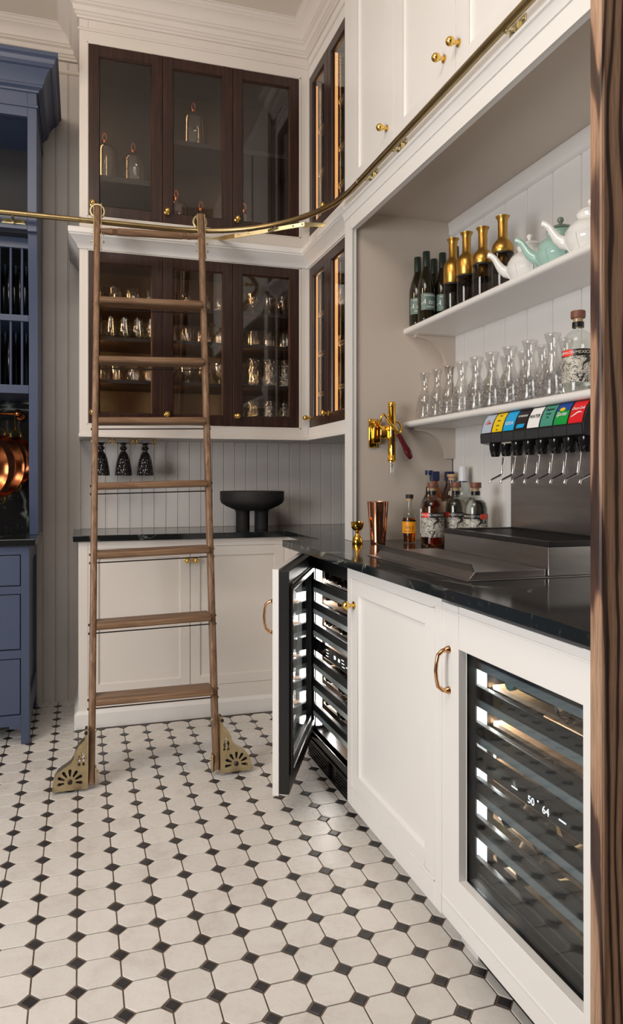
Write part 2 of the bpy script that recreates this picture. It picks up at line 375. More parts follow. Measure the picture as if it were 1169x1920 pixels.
wb = struct(MB().box(-2.5, 1.75, YB + .008, YB + .1, 0, ZC).build('wall_back', 'wall_paint', smooth=False))
def plank(x0, x1, z0, z1, par, y=YB, mt='wall_paint'):
    w = x1 - x0; e = .0035
    poly = [(x0 + .0006, y + .009), (x0 + .0006, y + .003), (x0 + e, y), (x0 + e + .003, y), (x0 + e + .0045, y + .002), (x0 + e + .006, y), (x1 - .004, y), (x1 - .0006, y + .003), (x1 - .0006, y + .009)]
    return MB().prism(poly, z0, z1).build('plank', mt, par, smooth=False)
for k in range(-9, 24):
    x = .134 + .065 * k
    if x < -.03: plank(x, x + .065, .0, 3.40, wb)
    elif x > -.07: plank(x, x + .065, CT + .001, 1.392, wb)
plank(-.061 + .065, -.061 + .13, .0, .0 + .9, wb)
struct(MB().box(-2.6, -2.5, -2.5, YB, 0, ZC).build('wall_left', 'plaster', smooth=False))
wf = struct(MB().box(-2.5, 1.6, -2.6, -2.5, 0, ZC).build('wall_front', 'panel_wood', smooth=False))
for i in range(8):
    for z0, z1 in ((.2, 1.1), (1.2, 2.3), (2.4, 3.3)):
        MB().box(-2.42 + i * .5, -2.02 + i * .5, -2.5, -2.48, z0, z1).build('panel', 'panel_wood', wf, smooth=False, bevel=.006)
struct(MB().box(.84, 1.75, .956, .995, 0, ZC).build('wall_right', 'plaster', smooth=False))
struct(MB().box(1.64, 1.75, .995, YB, 0, ZC).build('wall_side', 'plaster', smooth=False))
struct(MB().box(-2.5, 1.75, -2.5, YB + .1, ZC, ZC + .05).build('ceiling', 'ceiling_paint', smooth=False))
struct(MB().box(1.5, 1.6, -2.5, .956, 0, ZC).build('wall_hall', 'plaster', smooth=False))
# crown moulding around the room and over the cabinets
crown = [(0, 3.405), (.012, 3.405), (.014, 3.413), (.022, 3.418), (.022, 3.428), (.028, 3.430)] + [(.028 + .012 * (1 - cos(t)), 3.430 + .026 * sin(t)) for t in (.5, 1.0, 1.5)] + [(.044, 3.458), (.044, 3.468), (.050, 3.471), (.053, 3.480), (.060, 3.496), (.071, 3.510), (.086, 3.519), (.086, 3.524), (.094, 3.529), (.100, 3.538), (.107, 3.541), (.107, ZC - .0005), (0, ZC - .0005)]
struct(MB().sweep(crown, [(-2.45, YB), (-.003, YB), (-.003, YU), (XG, YU), (XG, 2.868)]).build('trim_1', 'white_paint_warm_lit', angle=28))
struct(MB().sweep([(0, 3.335), (.006, 3.335), (.012, 3.341), (.012, 3.352), (.007, 3.356), (0, 3.358)], [(-2.45, YB), (-.004, YB)]).build('trim_2', 'white_paint_warm_lit'))
struct(MB().sweep([(0, 3.352), (.004, 3.352), (.007, 3.355), (.007, 3.361), (.003, 3.366), (0, 3.366)], [(-.0035, YB), (-.0035, YU - .0005), (XG - .0005, YU - .0005), (XG - .0005, 2.868)]).build('trim_5', 'white_paint_warm_lit'))
# oak door casing at the right, close to the camera
def casing():
    poly = [(.800, .951), (.800, .930), (.802, .927), (.806, .9255), (.812, .9275), (.816, .927), (1.02, .927), (1.02, .951)]
    mb = MB().prism(poly, 0, ZC - .02); return mb
struct(casing().build('trim_3', 'post_oak', angle=20, bevel=.001))

# ------------------------------------------------------------------ glazed display cabinets on the back wall
def carcass(parent, x0, x1, y0, y1, z0, z1, openside, mt='dark_wood_flat', t=.018):
    mb = MB(); mb.box(x0, x1, y0, y1, z0, z0 + t); mb.box(x0, x1, y0, y1, z1 - t, z1)
    if openside == 'y': mb.box(x0, x1, y1 - .01, y1, z0, z1); mb.box(x0, x0 + t, y0, y1, z0, z1); mb.box(x1 - t, x1, y0, y1, z0, z1)
    else: mb.box(x1 - .01, x1, y0, y1, z0, z1); mb.box(x0, x1, y0, y0 + t, z0, z1); mb.box(x0, x1, y1 - t, y1, z0, z1)
    return mb.build('carcass', mt, parent, smooth=False)
DX = (.038, .3957, .7534, 1.111)
gb = BACK(YU)
def led(x0, x1, y0, y1, z0, z1, parent): return MB().box(x0, x1, y0, y1, z0, z1).build('light_strip', 'led_warm', parent, smooth=False)
def back_unit(z0, z1, fz0, fz1, label, lower):
    t = thing('display_cabinet', (.55, 3.7, fz0), label, 'cabinet')
    mb = MB(); fbox(mb, gb, -.003, DX[0], 0, .022, fz0, fz1); fbox(mb, gb, DX[3], XG, 0, .022, fz0, fz1)
    fbox(mb, gb, DX[0], DX[3], 0, .022, fz0, z0); fbox(mb, gb, DX[0], DX[3], 0, .022, z1, fz1)
    # thin bead round the doors
    mb.build('face_frame', 'white_paint_warm_lit', t, bevel=.001)
    b = MB(); e = .004
    for q in ((-.003 + .030, DX[0] - .001, z0 - .008, z1 + .008), (DX[3] + .001, DX[3] + .010, z0 - .008, z1 + .008)): fbox(b, gb, q[0] if q[0] > .5 else DX[0] - .006, q[1], -.002, .004, q[2], q[3])
    fbox(b, gb, DX[0] - .006, DX[3] + .010, -.002, .004, z1 + .001, z1 + .007); fbox(b, gb, DX[0] - .006, DX[3] + .010, -.002, .004, z0 - .007, z0 - .001)
    b.build('bead', 'white_paint_warm_lit', t, bevel=.001)
    MB().box(-.003, .012, YU + .022, YB, fz0, fz1).build('side_panel', 'white_paint', t, smooth=False)
    carcass(t, .013, 1.155, YU + .024, YB - .002, z0 - .02, z1 + .02, 'y')
    for i in range(3):
        door(t, gb, DX[i], DX[i + 1], z0, z1, .049, 'dark_wood', (DX[i] + .021, z0 + .052), glass=True)
    for x in (.066, .405, .762): led(x, x + .012, YU + .034, YU + .040, z0 + .02, z1 - .02, t)
    return t
up = back_unit(2.461, 3.294, 2.335, 3.41, 'tall upper white cabinet with three dark glazed doors on back wall, above the brass rail', False)
lo = back_unit(1.453, 2.290, 1.392, 2.3345, 'lower white cabinet with three dark glazed doors full of glassware, behind the ladder', True)
MB().box(-.006, XG, YU - .008, YU + .01, 1.386, 1.404).build('light_rail', 'white_paint_warm_lit', lo, bevel=.003)
MB().box(-.003, XG, YU + .01, YB, 1.3925, 1.3995).build('soffit', 'wall_paint', lo, smooth=False)
SH = (2.058, 1.888, 1.678)
for z in SH: MB().box(.032, 1.136, YU + .05, YB - .012, z - .02, z).build('shelf', 'dark_wood_flat', lo, smooth=False, bevel=.002)
MB().box(.388, .402, YU + .05, YB - .012, 2.461, 3.294).build('divider', 'dark_wood_flat', up, smooth=False)
MB().box(.032, .387, YU + .05, YB - .012, 2.655, 2.685).build('shelf', 'grey_trim' if 0 else 'dark_wood_flat', up, smooth=False, bevel=.002)
MB().box(.403, 1.136, YU + .05, YB - .012, 2.885, 2.91).build('shelf', 'dark_wood_flat', up, smooth=False, bevel=.002)
# glazed cabinets on the side wall
gs = SIDE(XG)
GY = (3.492, 3.213, 2.934)
def side_unit(z0, z1, fz0, fz1, label, shelves):
    t = thing('corner_cabinet', (1.3, 3.2, fz0), label, 'cabinet')
    mb = MB(); fbox(mb, gs, GY[0], YU + .0, 0, .022, fz0, fz1); fbox(mb, gs, 2.866, GY[2], 0, .022, fz0, fz1)
    fbox(mb, gs, GY[2], GY[0], 0, .022, fz0, z0); fbox(mb, gs, GY[2], GY[0], 0, .022, z1, fz1)
    mb.build('face_frame', 'white_paint', t, bevel=.001)
    carcass(t, XG + .024, 1.6, 2.87, YU + .02, z0 - .02, z1 + .02, 'x')
    for i in range(2):
        dr = door(t, gs, GY[i], GY[i + 1], z0, z1, .048, 'dark_wood', (GY[i] - (.03 if i == 0 else .02) if 0 else (GY[i] - .022), z0 + .05), glass=True)
        y = (3.500, 3.199)[i]
        led(1.190, 1.209, y - .006, y, z0 + .03, z1 - .03, t)
    for z in shelves: MB().box(XG + .05, 1.59, 2.89, YU, z - .018, z).build('shelf', 'dark_wood_flat', t, smooth=False, bevel=.002)
    return t
su = side_unit(2.461, 3.294, 2.335, 3.41, 'narrow upper corner cabinet with two tall dark glazed doors and amber light', (3.03, 2.80, 2.62))
sl = side_unit(1.453, 2.290, 1.392, 2.335, 'narrow lower corner cabinet with two dark glazed doors, left of bar alcove', (2.06, 1.85, 1.64))
MB().box(XG - .008, XG + .01, 2.867, YU - .0085, 1.386, 1.404).build('light_rail', 'white_paint', sl, bevel=.003)
MB().box(XG + .0105, 1.62, 2.868, YB, 1.3925, 1.3995).build('soffit', 'wall_paint', sl, smooth=False)
# ledge moulding between upper and lower tiers (runs round the corner, then along the bar surround)
ledge = [(0, 2.296), (.006, 2.296), (.008, 2.306), (.016, 2.318), (.030, 2.332), (.040, 2.345), (.046, 2.349), (.046, 2.355), (.051, 2.358), (.051, 2.383), (.047, 2.386), (0, 2.386)]
struct(MB().sweep(ledge, [(-.004, YB), (-.004, YU - .001), (XG - .001, YU - .001), (XG - .001, 2.868)]).build('trim_4', 'white_paint', angle=28))

# ------------------------------------------------------------------ base cabinet and worktop
bc = thing('base_cabinet', (.5, 3.6, 0), 'white base cabinet with two shaker doors on back wall, behind the ladder', 'cabinet')
gf = BACK(YF)
mb = MB(); fbox(mb, gf, -.007, .036, 0, .022, .0, .885); fbox(mb, gf, 1.008, 1.04, 0, .022, 0, .885)
fbox(mb, gf, .036, 1.008, 0, .022, .848, .885); fbox(mb, gf, .036, 1.008, 0, .022, 0, .153)
mb.build('face_frame', 'white_paint_warm_lit', bc, bevel=.001)
MB().box(-.007, .012, YF + .022, YB, 0, .885).build('side_panel', 'white_paint', bc, smooth=False)
MB().box(1.028, 1.05, 2.93, YF, 0, .885).build('filler_panel', 'white_paint_warm_lit', bc, smooth=False)
MB().box(.013, 1.027, YF + .03, YB - .01, .1, .88).build('carcass', 'dark_wood_flat', bc, smooth=False)
door(bc, gf, .036, .524, .153, .848, .046, 'white_paint_warm_lit', (.506, .782)); door(bc, gf, .524, 1.008, .153, .848, .046, 'white_paint_warm_lit', (.548, .782))
bbp = [(0, .0005), (.018, .0005), (.018, .068), (.014, .073), (.010, .079), (.006, .083), (0, .084)]
struct(MB().sweep(bbp, [(-.0075, YB - .002), (-.0075, YF - .0005), (1.0275, YF - .0005), (1.0275, 2.93)]).build('baseboard_back', 'white_paint', angle=25))
wt = MB().prism([(-.032, YB), (-.032, 3.42), (1.02, 3.42), (1.02, 2.925), (.848, 2.925), (.848, .997), (1.638, .997), (1.638, YB)], .886, CT)
wt = tag(wt.build('worktop', 'soapstone', smooth=False, bevel=.002), 'L-shaped black soapstone worktop with pale veins running along both walls', 'worktop')

# ------------------------------------------------------------------ right run: panel cabinet, bar surround
gx = SIDE(XF)
pc = thing('base_cabinet', (1.2, 1.9, 0), 'white shaker base cabinet with single door and gold knob, between the wine fridges', 'cabinet')
mb = MB(); fbox(mb, gx, 2.185, 2.228, 0, .022, .078, .884); fbox(mb, gx, 1.581, 1.618, 0, .022, .078, .884)
fbox(mb, gx, 1.618, 2.185, 0, .022, .846, .884); fbox(mb, gx, 1.618, 2.185, 0, .022, .078, .148)
mb.build('face_frame', 'white_paint', pc, bevel=.001)
mb = MB()
for y0, y1, z0, z1 in ((2.186, 2.191, .142, .852), (1.612, 1.617, .142, .852), (1.612, 2.191, .847, .852), (1.612, 2.191, .142, .147)): fbox(mb, gx, y0, y1, -.002, .004, z0, z1)
mb.build('bead', 'white_paint', pc, bevel=.001)
MB().box(XF + .03, 1.6, 1.585, 2.224, .078, .884).build('carcass', 'white_paint', pc, smooth=False)
MB().box(.955, .97, 1.585, 2.224, 0, .078).build('toe_kick', 'white_paint', pc, smooth=False)
door(pc, gx, 1.618, 2.185, .148, .846, .049, 'white_paint', (2.164, .760))
# bar surround: tall white cabinet round the alcove
bs = thing('bar_surround', (1.35, 1.9, CT), 'tall white built-in bar cabinet with alcove and closed doors above', 'cabinet')
gn = SIDE(XN)
mb = MB(); fbox(mb, gn, 2.784, 2.866, 0, .022, CT + .0005, ZC - .001); fbox(mb, gn, .997, 2.784, 0, .022, 2.253, 2.402); fbox(mb, gn, .997, 2.784, 0, .022, 3.46, ZC - .001)
mb.build('face_frame', 'white_paint', bs, bevel=.001)
mb = MB(); fbox(mb, gn, 2.780, 2.785, -.0015, .003, CT + .001, 2.257); fbox(mb, gn, .997, 2.785, -.0015, .003, 2.252, 2.257); mb.build('bead', 'white_paint', bs)
led2 = [(0, 2.312), (.004, 2.312), (.007, 2.325), (.016, 2.338), (.022, 2.341), (.022, 2.351), (.018, 2.354), (0, 2.354)]
MB().sweep(led2, [(XN - .0005, 2.862), (XN - .0005, .998)]).build('ledge', 'white_paint', bs, angle=28)
mb = MB().box(XN + .022, 1.61, 2.799, 2.866, CT + .0005, 2.40); mb.build('side_panel', 'white_paint_shaded', bs, smooth=False)
MB().box(XN + .022, 1.61, .997, 2.799, 2.335, 2.36).build('soffit', 'white_paint_shaded', bs, smooth=False)
MB().box(XN + .022, XN + .036, .997, 2.799, 2.262, 2.335).build('apron', 'white_paint_shaded', bs, smooth=False)
MB().box(XN + .025, 1.6, .997, 2.866, 2.40, ZC - .002).build('carcass', 'white_paint', bs, smooth=False)
ys = [2.799, 2.70, 2.547, 2.395, 2.254, 2.106, 1.958, 1.81, 1.66, 1.51, 1.36, 1.21, 1.06, .997]
for a, b in zip(ys, ys[1:]):
    e = .003; poly = [(1.622, b + .0012), (1.618, b + .0012), (1.612, b + e + .001), (1.612, b + e + .004), (1.614, b + e + .0055), (1.612, b + e + .007), (1.612, a - e - .001), (1.618, a - .0012), (1.622, a - .0012)]
    MB().prism(poly, CT + .001, 2.335).build('back_board', 'white_paint', bs, smooth=False)
cov = [(1.6115, 2.334), (1.590, 2.334), (1.588, 2.322), (1.592, 2.312), (1.592, 2.284), (1.597, 2.276), (1.606, 2.272), (1.6115, 2.270)]
MB().prism([(p[0], p[1]) for p in cov], .998, 2.7985, 'xz').build('cove', 'white_paint', bs)
for i, (a, b, kn) in enumerate(((2.791, 2.367, (2.423, 2.509)), (2.367, 1.923, (1.990, 2.521)), (1.923, 1.480, (1.901, 2.519)), (1.480, 1.04, (1.09, 2.52)))):
    door(bs, gn, a, b, 2.402, 3.455, .078, 'white_paint', kn, d0=-.001)

# ------------------------------------------------------------------ shelves in the alcove
def nosed(x0, x1, y0, y1, z0, z1):
    r = (z1 - z0) / 2; c = (x0 + r, (z0 + z1) / 2)
    return MB().prism(arc(c, r, 90, 270, 8) + [(x1, z0), (x1, z1)], y0, y1, 'xz')
def corbel(x0, x1, z0, z1, y0, y1):
    pts = [(x1, z1), (x1, z0), (x1 - .045, z0)] + [(x1 - .045 - (x1 - .045 - x0 - .012) * (1 - cos(t)), z0 + (z1 - z0 - .014) * sin(t)) for t in [pi / 2 * k / 10 for k in range(1, 11)]] + [(x0, z1 - .012), (x0, z1)]
    return MB().prism(pts, y0, y1, 'xz')
for z0, z1, lb in ((1.819, 1.846, 'upper white bullnose shelf in bar alcove, holding wine bottles and teapots'), (1.408, 1.435, 'lower white bullnose shelf in bar alcove, holding the glass carafes')):
    t = thing('wall_shelf', (1.49, 2.0, z0), lb, 'shelf')
    nosed(1.368, 1.6115, .998, 2.7985, z0, z1).build('board', 'white_paint', t)
    corbel(1.418, 1.6115, z0 - .135, z0 - .0003, 2.775, 2.7985).build('bracket', 'white_paint_shaded', t)
    nosed(1.418, 1.55, 2.755, 2.7985, z0 - .004, z0 + .001).build('bracket_cap', 'white_paint_shaded', t)

def strip_lamp(loc, target, w, h, power, color):
    return area('strip_lamp', loc, target, w, h, power, color)
for z_, e_ in ((1.87, 2.6), (2.88, .7)):
    for x_ in (.062, .405, .762): strip_lamp((x_ + .012, YU + .05, z_), (x_ + .2, YU + .25, z_), .012, .74, e_, (1, .55, .22))
    for y_ in (3.49, 3.19): strip_lamp((1.215, y_, z_), (1.30, y_ - .1, z_), .012, .74, .5, (1, .55, .22))
# ------------------------------------------------------------------ wine fridges
SHZ = (.757, .664, .572, .432, .337, .233)
def pull(parent, p_top, p_bot, out, name='handle'):
    """bail handle: p_top, p_bot points on the face, out = outward unit vector"""
    o = Vector(out); a = Vector(p_top); b = Vector(p_bot); d = (b - a); n = d.normalized()
    pts = [a + o * .004, a + o * .018 + n * .002, a + o * .030 + n * .012, a + o * .034 + n * .03, (a + b) / 2 + o * .036, b + o * .034 - n * .03, b + o * .030 - n * .012, b + o * .018 - n * .002, b + o * .004]
    mb = MB().tube(pts, [.006, .0055, .005, .0045, .005, .0045, .005, .0055, .006], 10)
    for q in (a, b): mb.lathe([(1e-4, 0), (.010, 0), (.009, .003), (.0055, .012), (1e-4, .014)], 14, q, o)
    return mb.build(name, 'rose_gold', parent, angle=60)
def fridge_body(t, y0, y1, xf, lx=.027):
    """y0<y1 inner opening, xf = front plane of the box"""
    mb = MB(); Z0, Z1 = .112, .806; xb = 1.45; ya, yb = y0 - .025, y1 + .025
    mb.box(xf, xb, ya, y0, Z0 - .03, .872); mb.box(xf, xb, y1, yb, Z0 - .03, .872)
    mb.box(xf, xb, ya, yb, Z1, .872); mb.box(xf, xb, ya, yb, Z0 - .03, Z0); mb.box(xb, xb + .02, ya, yb, Z0 - .03, .872)
    mb.build('cabinet', 'fridge_black', t, smooth=False, bevel=.002)
    for k, z in enumerate(SHZ):
        s = MB().box(xf + .004, xf + .022, y0 + .003, y1 - .003, z - .031, z).build('shelf_front', 'fridge_bar', t, smooth=False, bevel=.003)
        MB().box(xf + .003, xf + .02, y0 + .003, y1 - .003, z - .051, z - .0315).build('trim_strip', 'grey_trim', s, smooth=False, bevel=.002)
        mb = MB()
        for q in range(6): mb.box(xf + .06 + q * .075, xf + .095 + q * .075, y0 + .008, y1 - .008, z - .016, z - .006)
        for yy in (y0 + .02, (y0 + y1) / 2, y1 - .035): mb.box(xf + .022, xf + .49, yy, yy + .014, z - .022, z - .0165)
        for q in range(6):
            MB().box(xf + .06 + q * .075, xf + .095 + q * .075, y0 + .008, y1 - .008, z - .016, z - .006).build('slat', 'slat_wood', s, smooth=False)
        MB().box(xf + .022, xf + .49, y0 + .012, y0 + .024, z - .024, z - .0165).build('runner', 'fridge_bar', s, smooth=False)
    pn = MB().box(xf + .006, xf + .05, y0 + .002, y1 - .002, .458, .512).build('control_panel', 'black_gloss', t, smooth=False, bevel=.002)
    mb = MB().box(xf + lx, xf + lx + .026, y1 - .0045, y1 - .001, .125, .800); mb.build('light_strip', 'led_white', t, smooth=False)
    strip_lamp((xf + lx + .05, y1 - .012, .46), (xf + .5, y0, .50), .02, .64, 6.5, (1, .97, .92))
    return pn
def face_text(body, size, origin, right, upv, ext=.0004, shear=0, align='CENTER'):
    v, f = solid_text(body, size, ext, shear, align); r = Vector(right); u = Vector(upv); n = r.cross(u); o = Vector(origin)
    mb = MB(); mb.add([tuple(o + r * p[0] + u * p[1] + n * p[2]) for p in v], f); return mb
def grille(t, xf, y0, y1, z0, z1):
    mb = MB(); mb.box(xf + .012, xf + .02, y0, y1, z0, z1)
    mb.box(xf, xf + .02, y0, y1, z1 - .006, z1); mb.box(xf, xf + .02, y0, y1, z0, z0 + .004)
    n = 5; w = (y1 - y0 - .10) / 2
    for k in range(n):
        z = z0 + .012 + k * (z1 - z0 - .026) / (n - 1)
        for a in (y0 + .01, y1 - .01 - w): mb.box(xf, xf + .013, a, a + w, z, z + .004)
    for k in range(14):
        for a in (y0 + .01, y1 - .01 - w): mb.box(xf + .002, xf + .012, a + w * k / 13 - .001, a + w * k / 13 + .001, z0 + .006, z1 - .006)
    return mb.build('vent_grille', 'black_plastic', t, smooth=False)
XB = .945
# the open one
w1 = thing('wine_fridge', (1.2, 2.55, 0), 'wine fridge with its door open, bright lit inside, under the far end of worktop', 'fridge')
pn = fridge_body(w1, 2.262, 2.832, XB)
MB().box(XB + .002, XB + .03, 2.236, 2.858, .078, .112).build('lower_panel', 'fridge_black', w1, smooth=False, bevel=.002)
MB().box(XB + .03, 1.4, 2.236, 2.858, .0, .08).build('plinth', 'fridge_black', w1, smooth=False)
grille(w1, XB - .006, 2.24, 2.85, .002, .078)
rr, uu = (0, -1, 0), (0, 0, 1)
for body, y, z, sz in (('64', 2.50, .485, .020), ('50', 2.545, .485, .020)): face_text(body, sz, (XB + .0055, y, z), rr, uu).build('lettering', 'display_white', pn, smooth=False)
mb = MB()
for y, z in ((2.62, .495), (2.615, .483), (2.62, .471), (2.45, .495), (2.445, .483), (2.44, .471), (2.40, .478)): mb.box(XB + .005, XB + .006, y, y + .024, z, z + .0018)
mb.build('indicator', 'display_white', pn, smooth=False)
MB().box(XB + .024, XB + .028, 2.829, 2.8318, .462, .508).build('tag', 'yellow_tag', w1, smooth=False)
# door, hinged at the far end, standing open
HG = Vector((.9105, 2.866, 0)); FD = Vector((.640, 2.33, 0)); dv = (FD - HG).normalized(); LD = (FD - HG).length
ang = math.atan2(dv.y, dv.x); MD = Matrix.Translation(HG) @ Matrix.Rotation(ang, 4, 'Z')   # local x along door from hinge, y: + = inside of door
def dbox(x0, x1, y0, y1, z0, z1): return MB().box(x0, x1, y0, y1, z0, z1)
ins = 1 if (Matrix.Rotation(ang, 4, 'Z') @ Vector((0, 1, 0))).x > 0 else -1
def yb_(a, b): return (min(a * ins, b * ins), max(a * ins, b * ins))
def dpart(name, mt, boxes, par, bevel=.001):
    mb = MB()
    for x0, x1, a, b, z0, z1 in boxes:
        p, q = yb_(a, b); mb.box(x0, x1, p, q, z0, z1)
    return mb.xf(MD).build(name, mt, par, smooth=False, bevel=bevel)
ST = .085
w1d = dpart('door', 'white_paint', [(0, ST, 0, .022, .083, .868), (LD - ST, LD, 0, .022, .083, .868), (ST, LD - ST, 0, .022, .768, .868), (ST, LD - ST, 0, .022, .083, .206)], w1)
z0, z1 = .088, .862
dpart('inner_frame', 'fridge_black', [(.004, .06, .0222, .058, z0, z1), (LD - .052, LD - .004, .0222, .058, z0, z1), (.06, LD - .052, .0222, .058, z1 - .082, z1), (.06, LD - .052, .0222, .058, z0, z0 + .10)], w1d, .002)
dpart('gasket', 'black_plastic', [(.024, .040, .058, .068, z0 + .06, z1 - .055), (LD - .040, LD - .022, .058, .068, z0 + .06, z1 - .055), (.04, LD - .04, .058, .068, z1 - .071, z1 - .055), (.04, LD - .04, .058, .068, z0 + .06, z0 + .076)], w1d, .003)
dpart('pane', 'fridge_glass', [(.06, LD - .052, .046, .050, z0 + .1, z1 - .082)], w1d, 0)
dpart('pane', 'fridge_glass', [(.06, LD - .052, .024, .028, z0 + .1, z1 - .082)], w1d, 0)
dpart('edge_strip', 'grey_trim', [(.06, LD - .06, .0582, .062, z1 - .054, z1 - .046), (.06, LD - .06, .0582, .062, z0 + .05, z0 + .058)], w1d, 0)
dpart('hinge', 'chrome', [(.006, .03, .058, .066, z0 - .006, z0 - .0), (.006, .03, .058, .066, z1, z1 + .004), (LD - .20, LD - .17, .03, .05, z0 - .012, z0)], w1d, .001)
pt = MD @ Vector((LD - .033, 0, .752)); pb = MD @ Vector((LD - .033, 0, .642)); ov = Matrix.Rotation(ang, 3, 'Z') @ Vector((0, -ins, 0))
pull(w1d, pt, pb, ov)
# the closed one
w2 = thing('wine_fridge', (1.2, 1.3, 0), 'closed wine fridge with glass door and white frame, nearest the oak door casing', 'fridge')
pn2 = fridge_body(w2, 1.03, 1.553, XB, .018)
MB().box(XB, 1.4, 1.002, 1.578, .0, .082).build('plinth', 'fridge_black', w2, smooth=False)
grille(w2, XB - .006, 1.002, 1.50, .002, .082)
MB().box(XB - .01, XB, 1.502, 1.58, 0, .078).build('plinth_return', 'white_paint', w2, smooth=False)
mb = MB()
for q in ((1.497, 1.579, .083, .870), (.998, 1.061, .083, .870)): fbox(mb, gx, q[0], q[1], 0, .022, q[2], q[3])
fbox(mb, gx, 1.061, 1.497, 0, .022, .767, .870); fbox(mb, gx, 1.061, 1.497, 0, .022, .083, .206)
d2 = mb.build('door', 'white_paint', w2, bevel=.0012)
mb = MB()
for q in ((1.000, 1.578, .848, .853), (1.000, 1.578, .128, .132), (1.5745, 1.578, .128, .853)): fbox(mb, gx, q[0], q[1], -.0025, .002, q[2], q[3])
mb.build('bead', 'white_paint', d2, bevel=.001)
mb = MB()
fbox(mb, gx, 1.523, 1.575, .0225, .062, .09, .865); fbox(mb, gx, 1.003, 1.061, .0225, .062, .09, .865); fbox(mb, gx, 1.061, 1.497, .0225, .062, .767, .865); fbox(mb, gx, 1.061, 1.497, .0225, .062, .09, .206)
mb.build('inner_frame', 'fridge_black', d2, smooth=False)
for d in (.026, .046):
    mb = MB(); fbox(mb, gx, 1.0612, 1.4968, d, d + .004, .2062, .7668); mb.build('pane', 'fridge_glass', d2, smooth=False)
pull(d2, (XF, 1.543, .757), (XF, 1.543, .656), (-1, 0, 0))
for body, y, z in (('50', 1.315, .472), ('64', 1.265, .472)): face_text(body, .024, (XB + .0055, y, z), rr, uu).build('lettering', 'display_white', pn2, smooth=False)
mb = MB()
for y in (1.365, 1.20): mb.box(XB + .005, XB + .006, y, y + .022, .474, .477)
mb.box(XB + .005, XB + .006, 1.289, 1.293, .480, .484); mb.build('indicator', 'display_white', pn2, smooth=False)
# bottles lying in the fridges: axis along x, neck or punt toward the door
def lying(prof, c, mt, label, group, neckout=True, name='bottle', cap=None):
    ax = (-1, 0, 0) if neckout else (1, 0, 0)
    o = MB().lathe(prof, 18, c, ax)
    t = o.build(name, mt, angle=50); tag(t, label, 'bottle', group)
    if cap: MB().lathe([(1e-4, cap[1]), (cap[0], cap[1]), (cap[0], cap[2]), (1e-4, cap[2])], 16, c, ax).build('cap', cap[3], t, angle=50)
    return t
WBOT = [(1e-4, .02), (.028, 0), (.0365, .008), (.0372, .02), (.0372, .17), (.034, .192), (.024, .214), (.0165, .232), (.0145, .25), (.0145, .288), (.016, .29), (.016, .298), (1e-4, .298)]
SHORT = [(1e-4, .015), (.03, 0), (.036, .01), (.036, .12), (.03, .14), (.018, .152), (.0165, .185), (.018, .187), (.018, .20), (1e-4, .20)]
ORD = ['first', 'second', 'third', 'fourth', 'fifth', 'sixth', 'seventh', 'eighth', 'ninth', 'tenth', 'eleventh', 'twelfth', 'thirteenth', 'fourteenth', 'fifteenth', 'sixteenth', 'seventeenth', 'eighteenth']
LEVEL = ['top', 'second', 'third', 'fourth', 'fifth', 'bottom']
fr1 = [(0, 2.72, 0), (0, 2.58, 0), (0, 2.44, 0), (1, 2.70, 1), (1, 2.56, 1), (1, 2.42, 0), (2, 2.72, 0), (2, 2.56, 0), (2, 2.41, 0), (3, 2.70, 1), (3, 2.57, 0), (3, 2.43, 0), (4, 2.72, 0), (4, 2.57, 0), (4, 2.42, 0), (5, 2.70, 1), (5, 2.58, 0), (5, 2.45, 0)]
cnt = {}
for k, y, nk in fr1:
    cnt[k] = cnt.get(k, 0) + 1; z = SHZ[k] - .005 + .0375
    if nk: lying(WBOT, (XB + .328, y, z), 'wine_glass', '%s dark bottle from the left on the %s shelf of the open fridge, neck outward' % (ORD[cnt[k] - 1], LEVEL[k]), 'bottles lying in the open wine fridge', True, cap=(.0158, .24, .3005, 'rubber' if k != 3 else 'white_cap'))
    else: lying(WBOT, (XB + .036, y, z), 'wine_glass', '%s dark bottle from the left on the %s shelf of the open fridge, base outward' % (ORD[cnt[k] - 1], LEVEL[k]), 'bottles lying in the open wine fridge', False)
for k, y, m_, nk, lb in ((0, 1.44, 'liquid_amber', 1, 'amber bottle lying neck outward on top shelf of the closed fridge'), (0, 1.33, 'liquid_clear', 1, 'clear ribbed bottle lying in the middle of the top shelf, closed fridge'), (0, 1.20, 'liquid_clear', 0, 'large clear bottle with its base outward, top shelf of the closed fridge'),
                     (1, 1.43, 'celadon', 1, 'pale blue bottle lying on the second shelf of the closed fridge'), (1, 1.25, 'liquid_clear', 0, 'clear bottle lying base outward on the second shelf of the closed fridge'),
                     (3, 1.45, 'wine_glass', 1, 'dark bottle lying neck outward on the fourth shelf of the closed fridge'), (4, 1.44, 'wine_glass', 1, 'dark bottle lying on the fifth shelf of the closed fridge'), (4, 1.33, 'liquid_clear', 0, 'clear bottle lying base outward on the fifth shelf of the closed fridge'),
                     (5, 1.46, 'wine_glass', 1, 'dark bottle with yellow label on the bottom shelf of the closed fridge'), (5, 1.38, 'liquid_clear', 1, 'clear bottle lying on the bottom shelf of the closed fridge, by a yellow label'), (5, 1.17, 'liquid_clear', 0, 'clear bottle at the right end of bottom shelf, closed fridge')):
    t = lying(SHORT if nk else WBOT, (XB + (.228 if nk else .036), y, SHZ[k] - .005 + .0375), m_, lb, 'bottles lying in the closed wine fridge', bool(nk), cap=(.019, .165, .203, 'rose_gold' if m_ == 'liquid_amber' else 'dark_metal') if nk and m_ != 'celadon' else None)
    if 'with yellow' in lb: MB().lathe([(.0366, .04), (.0366, .10)], 18, (XB + .228, y, SHZ[k] + .0325), (-1, 0, 0)).build('label', 'yellow_tag', t)

